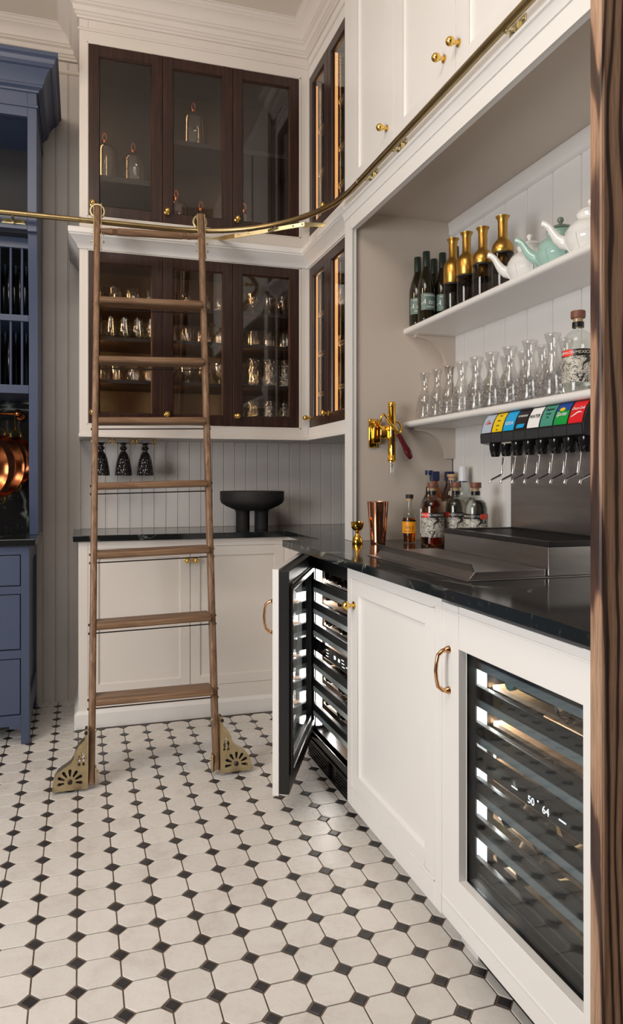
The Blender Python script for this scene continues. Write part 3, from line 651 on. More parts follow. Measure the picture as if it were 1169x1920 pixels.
# ------------------------------------------------------------------ brass ladder rail
rail = thing('ladder_rail', (.4, 3.345, 2.36), 'long antique brass ladder rail bending round the corner across the cabinets', 'rail')
RX, RY, RZ, RC = 1.076, 3.350, 2.376, .68
path = [(-.9, RY, RZ), (-.4, RY, RZ), (RX - RC, RY, RZ)] + [(RX - RC + RC * sin(t), RY - RC + RC * cos(t), RZ) for t in [pi / 2 * k / 20 for k in range(1, 20)]] + [(RX, RY - RC, RZ), (RX, 2.0, RZ), (RX, .998, RZ)]
MB().tube(path, .0125, 16).build('pipe', 'antique_brass', rail, angle=50)
for p, ax in (((RX, 2.60, RZ), (0, 1, 0)), ((.0, RY, RZ), (1, 0, 0))): MB().lathe([(.0125, -.004), (.0138, -.003), (.0138, .003), (.0125, .004)], 16, p, ax).build('joint', 'antique_brass', rail)
def wall_bracket(y):
    mb = MB(); x = XN
    mb.box(x - .004, x - .0002, y - .036, y + .036, 2.372, 2.396)
    for q in (-.027, .027): mb.lathe([(1e-4, 0), (.005, 0), (.004, .003), (1e-4, .004)], 10, (x - .004, y + q, 2.384), (-1, 0, 0))
    mb.tube([(x - .004, y, 2.376), (x - .02, y, 2.366), (x - .035, y, 2.362), (RX, y, 2.364)], .007, 8)
    mb.box(x - .012, x - .004, y - .012, y + .012, 2.362, 2.388)
    return mb.build('bracket', 'pale_brass', rail, bevel=.0008)
for y in (2.542, 2.291, 1.6): wall_bracket(y)
mb = MB(); mb.box(-.34, -.24, 3.398, 3.4015, 2.346, 2.366)
for q in (-.328, -.252): mb.lathe([(1e-4, 0), (.005, 0), (1e-4, .004)], 10, (q, 3.398, 2.356), (0, -1, 0))
mb.tube([(-.29, 3.398, 2.356), (-.29, 3.37, 2.356), (-.29, RY, 2.366)], .007, 8); mb.build('bracket', 'pale_brass', rail, bevel=.0008)
# long strap bracket holding the bend, fixed to both cabinets
A0, A1, A2, A3, A4, A5 = (.58, YU - .006), (.645, YU - .006), (.73, 3.36), (1.03, 3.17), (XG - .004, 3.19), (XG - .004, 3.09)
sb = MB()
for (a, za), (b, zb) in (((A0, 2.398), (A1, 2.398)), ((A1, 2.398), (A2, 2.378)), ((A2, 2.376), (A3, 2.400)), ((A3, 2.400), (A4, 2.415)), ((A4, 2.415), (A5, 2.422))):
    d = (Vector(b) - Vector(a)).normalized(); n = Vector((-d.y, d.x)) * .002; h = .010
    P = [Vector(a) + n, Vector(b) + n, Vector(b) - n, Vector(a) - n]; Zs = [za, zb, zb, za]
    sb.add([(p.x, p.y, z - h) for p, z in zip(P, Zs)] + [(p.x, p.y, z + h) for p, z in zip(P, Zs)], [(0, 1, 2, 3), (7, 6, 5, 4), (0, 1, 5, 4), (1, 2, 6, 5), (2, 3, 7, 6), (3, 0, 4, 7)])
dd = (Vector(A3) - Vector(A2)).normalized(); nn = Vector((-dd.y, dd.x)); nn = nn if nn.y < 0 else -nn
for s_ in (.06, .2, .84, .97):
    q = Vector(A2) + (Vector(A3) - Vector(A2)) * s_; sb.lathe([(1e-4, 0), (.006, 0), (.005, .003), (1e-4, .005)], 10, (q.x, q.y, 2.376 + .024 * s_), (nn.x, nn.y, 0))
q = (Vector(A2) + Vector(A3)) / 2; m2 = Vector((.876, 3.146))
sb.tube([(q.x, q.y, 2.386), (m2.x + .02, m2.y + .03, 2.372), (m2.x, m2.y, 2.370)], .008, 8)
sb.build('strap_bracket', 'pale_brass', rail, bevel=.0006)

# ------------------------------------------------------------------ rolling library ladder
ld = thing('library_ladder', (.3, 2.76, 0), 'oak library ladder with flat treads and brass wheels leaning on the brass rail', 'ladder')
LB, LT = Vector((.042, 2.760, .022)), Vector((.077, 3.320, 2.428)); RB, RT = Vector((.522, 2.750, .022)), Vector((.556, 3.322, 2.445))
def siderail(a, b):
    d = (b - a).normalized(); xv = Vector((1, 0, 0)); xv = (xv - d * xv.dot(d)).normalized(); yv = d.cross(xv)
    w, h, r = .0135, .021, .009
    sec = []
    for cx, cy, s0 in ((w - r, h - r, 0), (-w + r, h - r, 90), (-w + r, -h + r, 180), (w - r, -h + r, 270)):
        sec += arc((cx, cy), r, s0, s0 + 90, 3)
    n = len(sec); K = 12; vs = []
    for k in range(K + 1):
        p = a + (b - a) * k / K; sc = 1.0 if 0 < k < K else .9
        for q in sec: vs.append(p + xv * q[0] * sc + yv * q[1] * sc)
    fs = [tuple(range(n)), tuple(K * n + i for i in range(n))]
    for k in range(K):
        for i in range(n): j = (i + 1) % n; fs.append((k * n + i, k * n + j, (k + 1) * n + j, (k + 1) * n + i))
    return MB().add(vs, fs).build('side_rail', 'oak_Z', ld, angle=50)
siderail(LB, LT); siderail(RB, RT)
def at(a, b, z): return a + (b - a) * ((z - a.z) / (b.z - a.z))
for z in (.318, .598, .872, 1.152, 1.428, 1.698, 1.970):
    l = at(LB, LT, z); r_ = at(RB, RT, z + .012 if z > .5 else z + .005)
    sec = [(-.052, -.011), (-.057, -.005), (-.057, .007), (-.050, .014), (.044, .014), (.049, .010), (.049, -.004), (.034, -.016), (-.034, -.016)]
    x0, x1 = l.x + .0125, r_.x - .0125; vs = [(x0, l.y + p, l.z + q) for p, q in sec] + [(x1, r_.y + p, r_.z + q) for p, q in sec]; n = len(sec)
    MB().add(vs, [tuple(range(n)), tuple(range(2 * n - 1, n - 1, -1))] + [(i, (i + 1) % n, n + (i + 1) % n, n + i) for i in range(n)]).build('tread', 'oak_X', ld, angle=30, bevel=.002)
    mb = MB().tube([(l.x - .016, l.y - .004, l.z - .034), (r_.x + .016, r_.y - .004, r_.z - .034)], .0026, 8)
    for e, s_ in ((l, -1), (r_, 1)):
        mb.lathe([(1e-4, 0), (.005, 0), (.005, .004), (1e-4, .006)], 10, (e.x + s_ * .0134, e.y - .004, e.z - .034), (s_, 0, 0)); mb.lathe([(1e-4, 0), (.005, 0), (.005, .004), (1e-4, .006)], 10, (e.x + s_ * .0134, e.y, e.z), (s_, 0, 0))
    mb.build('tie_rod', 'dark_metal', ld)
bl, br = at(LB, LT, 2.314), at(RB, RT, 2.334)
mb = MB(); rs, ps = [], []
L_ = (br - bl).length - .026
prof = [(0, .012), (.03, .0145), (.055, .0165), (.058, .013), (.062, .017), (.066, .013), (.070, .017), (.074, .013), (.078, .0165), (.13, .0165)]
pts = [(t, r) for t, r in prof] + [(L_ - t, r) for t, r in prof[::-1]]
d = (br - bl).normalized(); mb.lathe([(1e-4, 0)] + [(r, t) for t, r in pts] + [(1e-4, L_)], 18, bl + d * .013, d); mb.build('crossbar', 'oak_X', ld, angle=40)
def roller(top, b):
    p = at(b, top, 2.376); mb = MB()
    tdir = (top - b).normalized()
    wheel = MB().lathe([(.028, -.006), (.033, -.006), (.036, -.0035), (.0335, 0), (.036, .0035), (.033, .006), (.028, .006), (.028, -.006)], 28, (top.x, RY - .002, RZ + .047), (0, 1, 0)); wheel.f.pop(); wheel.f.pop()
    hub = MB().lathe([(1e-4, -.003), (.0285, -.003), (.0285, .003), (1e-4, .003)], 24, (top.x, RY - .002, RZ + .047), (0, 1, 0))
    for s_ in (-1, 1):
        x = top.x + s_ * .020
        x = top.x + s_ * .0165; a0, a1 = at(b, top, 2.225), at(b, top, 2.452)
        mb.add([(x + dx_, q.y + dy_, z_) for q, z_ in ((a0, 2.225), (a1, 2.452)) for dx_, dy_ in ((-.002, -.007), (.002, -.007), (.002, .007), (-.002, .007))], [(0, 1, 2, 3), (7, 6, 5, 4), (0, 1, 5, 4), (1, 2, 6, 5), (2, 3, 7, 6), (3, 0, 4, 7)])
        mb.tube([(x, a1.y, RZ + .060), (x, RY + .004, RZ + .050)], .0035, 8)
        for z in (2.262, 2.30): mb.lathe([(1e-4, 0), (.006, 0), (.005, .005), (1e-4, .006)], 10, (top.x + s_ * .024, at(b, top, z).y, z), (s_, 0, 0))
    o = mb.build('roller_bracket', 'old_brass', ld, angle=60); wheel.build('wheel', 'old_brass', o); hub.build('hub', 'dark_metal', o)
roller(LT, LB); roller(RT, RB)
def caster(b, s_, zoff):
    """fan-pierced brass wheel housing on the outer side of the rail foot"""
    out = [(0, .012), (-.128, .012), (-.126, .036), (-.120, .062), (-.108, .082), (-.092, .094), (-.074, .104), (-.060, .114), (-.050, .130), (-.042, .158), (-.032, .176), (-.018, .188), (-.010, .196), (-.009, .232), (-.006, .236), (0, .236)]
    holes = []
    for k in range(7):
        a = R(-8 + 196 * k / 6) if True else 0; c = (-.064, .044); ca, sa = cos(a), sin(a); hole = []
        for t, w in ((.021, .0025), (.030, .0042), (.040, .0058), (.045, .005), (.047, .003), (.0475, 0)): hole.append((t, w))
        pl = hole + [(t, -w) for t, w in hole[::-1][1:]]
        holes.append([(c[0] + ca * t - sa * w, c[1] + sa * t + ca * w) for t, w in pl])
    for cx, cy, w, h in ((-.030, .126, .0055, .013), (-.016, .128, .0055, .016), (-.024, .146, .005, .005), (-.031, .106, .0055, .006), (-.015, .106, .0045, .006)):
        holes.append([(cx + w * cos(t), cy + h * sin(t)) for t in [2 * pi * k / 12 for k in range(12)]])
    v, f = flat_shape(out, holes, .002); x0 = b.x + s_ * .014; y = b.y; tag_ = None
    root = None
    for yo in (-.020, .016):
        mb = MB(); mb.add([(x0 - s_ * p[0] * -1 * -1 if False else x0 + s_ * -p[0], y + yo + p[2], p[1]) for p in v], f)
        o = mb.build('wheel_housing', 'old_brass', ld, smooth=False)
        if root is None: root = o
    mb = MB()
    rim = [(p[0], p[1]) for p in out[1:14]]
    for a, c in zip(rim, rim[1:]): 
        q = [(x0 - s_ * a[0], a[1]), (x0 - s_ * c[0], c[1])]
        mb.add([(q[0][0], y - .019, q[0][1]), (q[1][0], y - .019, q[1][1]), (q[1][0], y + .016, q[1][1]), (q[0][0], y + .016, q[0][1])], [(0, 1, 2, 3)])
    mb.box(min(x0, x0 - s_ * .001), max(x0, x0 - s_ * .001), y - .022, y + .018, .012, .236)
    mb.build('housing_rim', 'old_brass', root, smooth=False)
    wx = x0 + s_ * .064
    MB().lathe([(1e-4, -.010), (.038, -.010), (.044, -.006), (.044, .006), (.038, .010), (1e-4, .010)], 28, (wx, y - .002, .044), (0, 1, 0)).build('wheel', 'rubber', root)
    mb = MB().lathe([(1e-4, 0), (.009, 0), (.009, .004), (.006, .007), (1e-4, .008)], 12, (wx, y - .022, .044), (0, -1, 0))
    for z in (.222,): mb.lathe([(1e-4, 0), (.007, 0), (.006, .006), (1e-4, .008)], 10, (x0 + s_ * .006, y - .022, z), (0, -1, 0))
    mb.build('bolt', 'dark_metal', root)
    xi = b.x - s_ * .0138
    mb = MB().box(min(xi, xi - s_ * .006), max(xi, xi - s_ * .006), y - .018, y + .016, .016, .085)
    for z in (.064, .222): mb.lathe([(1e-4, 0), (.007, 0), (.006, .005), (1e-4, .007)], 10, (xi - s_ * (.006 if z < .1 else 0), y, z), (-s_, 0, 0))
    mb.build('foot_plate', 'old_brass', ld, bevel=.002)
caster(LB, -1, 0); caster(RB, 1, 0)

# ------------------------------------------------------------------ blue dresser on the left
hu = thing('dresser', (-.8, 3.6, 0), 'blue painted dresser with plate rack, black worktop and drawers at left edge', 'dresser')
HX = -.217; HL = -1.25; HY = 3.31
mb = MB(); mb.box(-.252, HX, HY, HY + .022, .0, .884); mb.box(HL, -.252, HY, HY + .022, .845, .884); mb.box(HL, -.252, HY, HY + .022, .670, .705); mb.box(HL, -.252, HY, HY + .022, .383, .421); mb.box(HL, -.252, HY, HY + .022, .083, .131)
mb.box(-.30, -.252, HY + .001, HY + .02, .07, .084)
mb.build('base_frame', 'blue_paint', hu, bevel=.0015)
mb = MB()
for z0, z1 in ((.705, .845), (.421, .670), (.131, .383)):
    d = MB().box(HL + .3, -.256, HY + .004, HY + .02, z0 + .004, z1 - .004).build('drawer', 'blue_paint', hu, smooth=False, bevel=.0015)
    MB().tube([(-.62, HY + .004, (z0 + z1) / 2), (-.62, HY - .02, (z0 + z1) / 2), (-.52, HY - .02, (z0 + z1) / 2), (-.52, HY + .004, (z0 + z1) / 2)], .005, 8).build('handle', 'gold', d)
mb = MB(); mb.box(HX - .02, HX, HY + .022, HY + .085, .0, .884); mb.box(HX - .02, HX, 3.82, 3.888, 0, .884); mb.box(HX - .02, HX, HY + .085, 3.82, .80, .884); mb.box(HX - .02, HX, HY + .085, 3.82, .083, .19); mb.box(HX - .02, HX - .012, HY + .085, 3.82, .19, .80)
mb.build('base_side', 'blue_paint', hu, bevel=.0015)
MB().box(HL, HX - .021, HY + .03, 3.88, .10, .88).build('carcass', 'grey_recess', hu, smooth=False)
MB().box(HL, -.19, 3.282, 3.888, .884, .915).build('counter', 'soapstone', hu, smooth=False, bevel=.002)
UX = -.191
# shaped side panel of the upper part
sp = [(3.888, .9155), (3.545, .9155), (3.540, .96), (3.525, 1.04), (3.505, 1.13), (3.498, 1.22), (3.498, 1.62), (3.498, 1.80), (3.494, 1.92), (3.478, 2.04), (3.452, 2.16), (3.436, 2.24), (3.428, 2.318), (3.402, 2.320), (3.402, 3.0), (3.888, 3.0)]
MB().prism(sp, UX - .040, UX, 'yz').build('upper_side', 'blue_paint', hu, angle=20, bevel=.001)
mb = MB(); mb.box(HL, UX - .0402, 3.402, 3.424, 2.326, 2.39); mb.box(HL, UX - .0402, 3.402, 3.424, 2.843, 2.90); mb.box(HL, UX - .0402, 3.402, 3.868, 2.9, 3.02)
mb.box(HL, UX + .006, 3.396, 3.888, 2.886, 2.898)
mb.build('upper_frame', 'blue_paint', hu, bevel=.001)
mb = MB(); mb.box(HL, UX - .041, 3.87, 3.886, .916, 2.9); mb.build('back_panel', 'soapstone', hu, smooth=False)
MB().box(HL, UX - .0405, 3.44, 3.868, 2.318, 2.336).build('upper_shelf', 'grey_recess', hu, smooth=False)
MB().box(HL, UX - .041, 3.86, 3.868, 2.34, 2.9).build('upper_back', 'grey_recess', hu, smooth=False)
hc = [(0, 2.955), (.008, 2.955), (.010, 2.963), (.018, 2.968), (.026, 2.972), (.026, 2.980), (.03, 2.984)] + [(.03 + .040 * sin(t) ** 1.0 * .35 + .026 * (1 - cos(t)), 2.984 + .062 * sin(t)) for t in (.4, .8, 1.2, 1.57)] + [(.074, 3.052), (.080, 3.058), (.084, 3.075), (.092, 3.082), (.096, 3.084), (.096, 3.102), (0, 3.102)]
MB().sweep(hc, [(HL, 3.402), (UX, 3.402), (UX, 3.888)]).build('cornice', 'blue_paint', hu, angle=25)
for z0, z1 in ((1.925, 1.955), (1.585, 1.625)):
    MB().box(HL, UX - .0405, 3.50, 3.868, z0, z1).build('rack_shelf', 'blue_paint', hu, smooth=False, bevel=.002)
for zt in (2.27,): MB().box(HL, UX - .0405, 3.505, 3.525, zt, 2.326).build('rack_rail', 'blue_paint', hu, smooth=False, bevel=.002)
for za, zb in ((1.955, 2.27), (1.625, 1.925)):
    for k in range(9):
        x = -.262 - k * .050
        MB().tube([(x, 3.515, za), (x, 3.515, zb)], .006, 10).build('dowel', 'blue_paint', hu)
        MB().tube([(x, 3.80, za), (x, 3.80, zb)], .006, 8).build('dowel', 'blue_paint', hu)
pl = [(1e-4, 0), (.05, 0), (.075, .006), (.13, .018), (.1305, .0205), (.075, .0095), (.05, .004), (1e-4, .004)]
k = 0
for row, za, n in (('upper', 1.955, 5), ('lower', 1.625, 5)):
    for i in range(n):
        if row == 'lower' and i == 0: continue
        x = -.287 - i * .050 - (.0 if row == 'upper' else .0)
        o = MB().lathe(pl, 40, (x - .006, 3.665, za + .131), (.97, 0, .0)).build('plate', 'plate_dark')
        tag(o, '%s dark dinner plate from the right standing in the %s rack of the blue dresser' % (ORD[i], row), 'plate', 'dark plates in the dresser rack')
MB().tube([(HL, 3.70, 1.507), (-.315, 3.70, 1.507)], .0085, 12).build('pan_rail', 'copper', hu)
mb = MB().ball((-.295, 3.70, 1.507), .0215, 20, 12); mb.tube([(-.295, 3.70, 1.507), (-.295, 3.868, 1.507)], .008, 10); mb.lathe([(1e-4, 0), (.024, 0), (.02, .006), (1e-4, .008)], 16, (-.295, 3.869, 1.507), (0, -1, 0)); mb.build('rail_end', 'copper', hu)
def pan(c, r, nrm, label):
    n = Vector(nrm).normalized(); t = None
    prof = [(1e-4, -.022), (r * .80, -.022), (r * .87, -.018), (r * .97, .010), (r * 1.03, .014), (r * 1.03, .018), (r * .99, .017), (r * .95, .008), (r * .84, -.015), (r * .78, -.019), (1e-4, -.019)]
    o = MB().lathe(prof, 40, c, n).build('pan', 'copper'); tag(o, label, 'pan', 'copper pans hanging in the dresser')
    hz = Vector((0, 0, 1)).cross(n).normalized(); top = Vector(c) + Vector((0, 0, r * 1.0)) + n * .008
    w = .03
    for sgn, nm in ((1, 'handle'), (-1, 'handle')):
        b = Vector(c) + Vector((0, 0, sgn * r * .99)) + n * .010; up_ = Vector((0, 0, sgn))
        mb = MB().tube([b - hz * w, b - hz * (w + .002) + up_ * .018, b - hz * (w - .008) + up_ * .034, b + up_ * .036, b + hz * (w - .008) + up_ * .034, b + hz * (w + .002) + up_ * .018, b + hz * w], .0045, 8)
        for q in (-1, 1): mb.lathe([(1e-4, 0), (.011, 0), (.009, .006), (1e-4, .008)], 10, b + hz * w * q - n * .004, n)
        mb.build(nm, 'polished_gold', o)
    hk = top + Vector((0, 0, .034)); mb = MB().tube([hk, hk + Vector((0, (3.70 - hk.y) * .5, (1.507 - hk.z) * .5)), (hk.x, 3.70, 1.5155), (hk.x, 3.712, 1.508)], .003, 8); mb.build('hook', 'polished_gold', o)
    return o
pan((-.318, 3.765, 1.275), .118, (.72, -.69, .0), 'copper pan hanging rightmost on the dresser rail, partly behind another')
pan((-.382, 3.645, 1.245), .148, (.72, -.69, .0), 'large copper pan hanging second from the right in the blue dresser')
pan((-.446, 3.525, 1.235), .148, (.72, -.69, .0), 'copper pan hanging third from right, cut off by the left photo edge')

# ------------------------------------------------------------------ glassware in the cabinets
def lathe_proto(name, prof, mt, n=20): return MB().shell(prof, n).build(name, mt, None, angle=60, origin=(0, 0, 0))
def cup(ro, rt, h, base, th=.0025):
    """outer wall up, inner wall down: a thick-bottomed tumbler"""
    return [(1e-4, 0), (ro - .002, 0), (ro, .003), (ro, base), (rt, h - .001), (rt - th / 2, h), (rt - th, h - .001), (ro - th, base + .002), (1e-4, base)]
protos = {
    'tumbler': (cup(.036, .042, .090, .014), 'fluted_crystal'), 'rocks_glass': (cup(.037, .041, .082, .014), 'fluted_crystal'),
    'highball_glass': (cup(.035, .038, .148, .014), 'cut_crystal'), 'shot_tumbler': (cup(.029, .0318, .055, .010), 'clear_glass'),
    'tasting_glass': ([(1e-4, 0), (.030, 0), (.031, .003), (.014, .008), (.011, .018), (.024, .026), (.0312, .040), (.0322, .054), (.028, .080), (.0235, .112), (.0225, .112), (.027, .080), (.0308, .054), (.0298, .041), (.023, .029), (1e-4, .024)], 'clear_glass'),
    'footed_glass': ([(1e-4, 0), (.032, 0), (.033, .003), (.012, .010), (.010, .022), (.022, .034), (.037, .060), (.042, .112), (.0405, .112), (.0355, .061), (.020, .038), (1e-4, .031)], 'fluted_crystal'),
}
PR = {}
used = set()
def glass(kind, x, y, z, label, group):
    if kind not in PR:
        prof, mt = protos[kind]; o = lathe_proto(kind, prof, mt); PR[kind] = o
    else:
        o = PR[kind].copy(); COL.objects.link(o)
    o.location = (x, y, z); o.rotation_euler = (0, 0, random.uniform(0, 6)); tag(o, label, 'glass', group); return o
BAY = ('left', 'middle', 'right'); LV = ('top', 'second', 'third', 'bottom'); ZS = (SH[0], SH[1], SH[2], 1.452)
def row(bay, lev, kind, n, desc, x0=None, x1=None, back=True):
    a = (.085, .447, .805)[bay] if x0 is None else x0; b = (.350, .715, 1.075)[bay] if x1 is None else x1
    for i in range(n):
        x = a + (b - a) * i / max(1, n - 1)
        glass(kind, x, YU + .13 + random.uniform(-.006, .006), ZS[lev] + .0004, '%s %s from left, front row, %s shelf, lower %s glazed door' % (ORD[i], desc, LV[lev], BAY[bay]), 'glasses behind the lower glazed doors')
    if back:
        for i in range(n):
            x = a + (b - a) * i / max(1, n - 1) + .012
            glass(kind, x, YU + .235, ZS[lev] + .0004, '%s %s from left, back row, %s shelf, lower %s glazed door' % (ORD[i], desc, LV[lev], BAY[bay]), 'glasses behind the lower glazed doors')
row(0, 0, 'tumbler', 4, 'crystal tumbler'); row(0, 1, 'tasting_glass', 5, 'tulip tasting glass'); row(0, 2, 'rocks_glass', 4, 'rocks glass'); row(0, 3, 'shot_tumbler', 5, 'short clear tumbler', back=False)
row(1, 0, 'tumbler', 4, 'crystal tumbler'); row(1, 1, 'rocks_glass', 4, 'crystal rocks glass'); row(1, 2, 'footed_glass', 4, 'footed crystal glass'); row(1, 3, 'shot_tumbler', 5, 'short clear tumbler')
row(2, 0, 'footed_glass', 4, 'footed crystal glass'); row(2, 1, 'rocks_glass', 4, 'crystal rocks glass'); row(2, 2, 'highball_glass', 4, 'cut crystal highball'); row(2, 3, 'highball_glass', 4, 'cut crystal highball')
k = 0
for nm, z, kind, yy in (('lower', 2.06, 'footed_glass', (3.40, 3.12)), ('lower', 1.85, 'tumbler', (3.40, 3.10)), ('lower', 1.64, 'highball_glass', (3.40, 3.11)), ('upper', 2.80, 'footed_glass', (3.41,)), ('upper', 2.62, 'footed_glass', (3.41,))):
    for j, y in enumerate(yy):
        glass(kind, 1.262, y, z + .0004, 'crystal glass on the shelf at %s behind the %s door of %s corner cabinet' % ({2.06: 'top', 1.85: 'middle', 1.64: 'bottom', 2.80: 'middle height', 2.62: 'bottom'}[z], 'left' if j == 0 else 'right', nm), 'glasses in the corner cabinets')
# glass cloches
def cloche(x, y, z, r, h, lbl, loop=True):
    t = thing('cloche', (x, y, z), lbl, 'cloche', 'glass cloches in the upper cabinet')
    k = h - r * .78
    prof = [(r, 0), (r, k)] + [(r * cos(a), k + r * .78 * sin(a)) for a in (.25, .5, .75, 1.0, 1.2, 1.38)] + [(.010, h), (.010, h + .012), (.0085, h + .012), (.0085, h)] + [((r - .003) * cos(a), k + (r * .78 - .003) * sin(a)) for a in (1.35, 1.1, .85, .6, .3)] + [(r - .003, k), (r - .003, 0)]
    MB().shell(prof, 28, (x, y, z + .0004)).build('dome', 'clear_glass', t, angle=60)
    c = MB().lathe([(.0115, 0), (.013, .002), (.013, .012), (.0115, .014)], 18, (x, y, z + h + .002)).build('collar', 'copper', t)
    MB().lathe([(1e-4, 0), (r + .006, 0), (r + .006, .002), (1e-4, .002)], 28, (x, y, z + .0002)).build('base', 'copper', t)
    if loop:
        b = z + h + .012; mb = MB()
        pts = [(x - .005, b), (x - .010, b + .022), (x - .004, b + .040), (x + .004, b + .040), (x + .010, b + .022), (x + .005, b)]
        for p, q in zip(pts, pts[1:]):
            d = Vector((q[0] - p[0], q[1] - p[1])).normalized(); n = Vector((-d.y, d.x)) * .0012
            mb.prism([(p[0] + n.x, p[1] + n.y), (q[0] + n.x, q[1] + n.y), (q[0] - n.x, q[1] - n.y), (p[0] - n.x, p[1] - n.y)], y - .006, y + .006, 'xz')
        mb.build('strap', 'leather', t, smooth=False)
cloche(.120, 3.67, 2.685, .072, .205, 'large glass cloche with leather loop at left, shelf behind the upper left door')
cloche(.262, 3.65, 2.685, .058, .165, 'smaller glass cloche beside the large one, shelf behind the upper left door')
cloche(.575, 3.67, 2.910, .078, .205, 'glass cloche with upright leather loop alone on shelf behind upper middle door')
cloche(.478, 3.62, 2.461, .070, .160, 'glass cloche at bottom left behind the upper middle door')
cloche(.606, 3.62, 2.461, .040, .118, 'slim glass cloche with tall leather strap, bottom right behind upper middle door')
cloche(.838, 3.62, 2.461, .046, .135, 'glass cloche with looped strap at bottom left behind the upper right door')
cloche(.952, 3.63, 2.461, .040, .082, 'small short glass cloche at bottom behind the upper right door', False)
# hanging goblets under the cabinet and their racks
gprof = [(1e-4, 0), (.036, 0), (.036, -.002), (.020, -.006), (.012, -.012), (.011, -.018), (.018, -.026), (.018, -.032), (.011, -.040), (.012, -.046), (.023, -.060), (.033, -.090), (.040, -.125), (.0445, -.170), (.043, -.170), (.0385, -.125), (.031, -.090), (.021, -.062), (1e-4, -.052)]
for i, x in enumerate((.104, .216, .327)):
    r = thing('glass_rack', (x, 3.70, 1.392), '%s brass stemware hanger from the left, screwed under the lower cabinet' % ORD[i], 'rack', 'brass stemware hangers')
    mb = MB()
    for s_ in (-.046, .046):
        for y in (3.645, 3.755): mb.box(x + s_ - .003, x + s_ + .003, y - .003, y + .003, 1.366, 1.392)
        mb.box(x + s_ - .003, x + s_ + .003, 3.645, 3.755, 1.364, 1.368)
        mb.box(min(x + s_, x + s_ * .62), max(x + s_, x + s_ * .62), 3.645, 3.755, 1.362, 1.365)
    mb.box(x - .05, x + .05, 3.644, 3.648, 1.388, 1.392)
    mb.build('hanger', 'gold', r, bevel=.001)
    o = MB().shell(gprof, 28, (x, 3.70, 1.3705)).build('goblet', 'goblet_glass', None, angle=60); tag(o, '%s black glass goblet from the left hanging upside down under the cabinet' % ORD[i], 'goblet', 'black goblets hanging under the cabinet')
# black pedestal bowl
bw = thing('pedestal_bowl', (.884, 3.63, CT), 'matte black bowl on two thick legs, on the back worktop', 'bowl')
MB().lathe([(1e-4, .100), (.082, .1005), (.098, .106), (.140, .124), (.164, .140), (.171, .156), (.172, .200), (.170, .2035), (.166, .200), (.163, .178), (.15, .160), (.10, .145), (1e-4, .14)], 48, (.884, 3.63, CT)).build('bowl', 'matte_black', bw, angle=50)
for s_ in (-1, 1): MB().lathe([(1e-4, 0), (.036, 0), (.037, .003), (.0365, .085), (.0385, .099), (.043, .106), (1e-4, .11)], 28, (.884 + s_ * .0515, 3.63, CT + .0003), sq=1.25).build('leg', 'matte_black', bw, angle=50)

# ------------------------------------------------------------------ bar alcove: upper shelf
SZ1, SZ2 = 1.8463, 1.4353
def around(v, f, c, r, ang):
    """wrap flat lettering round a vertical cylinder; ang = direction of its centre"""
    out = []
    for x, y, z in v:
        a = ang + x / r; q = r + z; out.append((c[0] + q * cos(a), c[1] + q * sin(a), c[2] + y))
    return MB().add(out, f)
def wraptext(body, size, c, r, ang, mt, par, shear=0, align='CENTER'):
    v, f = solid_text(body, size, .0003, shear, align); return around(v, f, c, r + .0005, ang).build('lettering', mt, par, smooth=False)
def band(c, r, z0, z1, a0, a1, mt, par, name='label', th=.0005, n=18):
    mb = MB(); vs = []; fs = []
    for k in range(n + 1):
        a = a0 + (a1 - a0) * k / n
        for q, z in ((r, z0), (r + th, z0), (r + th, z1), (r, z1)): vs.append((c[0] + q * cos(a), c[1] + q * sin(a), c[2] + z))
    for k in range(n):
        for i in range(4): j = (i + 1) % 4; fs.append((k * 4 + i, k * 4 + j, k * 4 + 4 + j, k * 4 + 4 + i))
    fs += [(0, 1, 2, 3), (n * 4 + 3, n * 4 + 2, n * 4 + 1, n * 4)]
    return mb.add(vs, fs).build(name, mt, par, angle=30)
def facing(c): return math.atan2(-c[1], -c[0])      # toward the open side of the room
WINE = [(1e-4, .006), (.030, 0), (.0358, .004), (.0368, .012), (.0368, .140), (.0355, .160), (.030, .185), (.021, .212), (.0152, .232), (.0140, .250), (.0140, .262), (1e-4, .262)]
for i, (x, y, lb, a_) in enumerate(((1.415, 2.755, 'leftmost dark wine bottle with a sage label, front of the upper bar shelf', .25), (1.415, 2.676, 'second dark wine bottle from left with sage label, upper bar shelf', .62), (1.495, 2.757, 'dark wine bottle standing behind the first two on the upper bar shelf', .5), (1.49, 2.672, 'dark wine bottle behind, just left of the first brass decanter, upper shelf', .5), (1.50, 2.585, 'dark wine bottle half hidden behind the first two brass decanters', .5))):
    t = thing('wine_bottle', (x, y, SZ1), lb, 'bottle', 'wine bottles on the upper bar shelf'); c = (x, y, SZ1)
    MB().lathe(WINE, 28, c).build('body', 'wine_glass', t, angle=50)
    MB().lathe([(1e-4, .236), (.0158, .236), (.0156, .300), (.0148, .302), (1e-4, .302)], 20, c).build('capsule', 'foil_green', t, angle=40)
    f0 = facing(c) + a_
    lbl = band(c, .0370, .048, .118, f0 - 1.25, f0 + 1.0, 'ink_sage', t)
    wraptext('A to Z', .030, (x, y, SZ1 + .081), .0373, f0 - .1, 'ink_white', lbl, .35); wraptext('WINEWORKS', .009, (x, y, SZ1 + .108), .0373, f0 - .1, 'ink_white', lbl)
    wraptext('OREGON', .009, (x, y, SZ1 + .060), .0373, f0 - .1, 'ink_white', lbl)
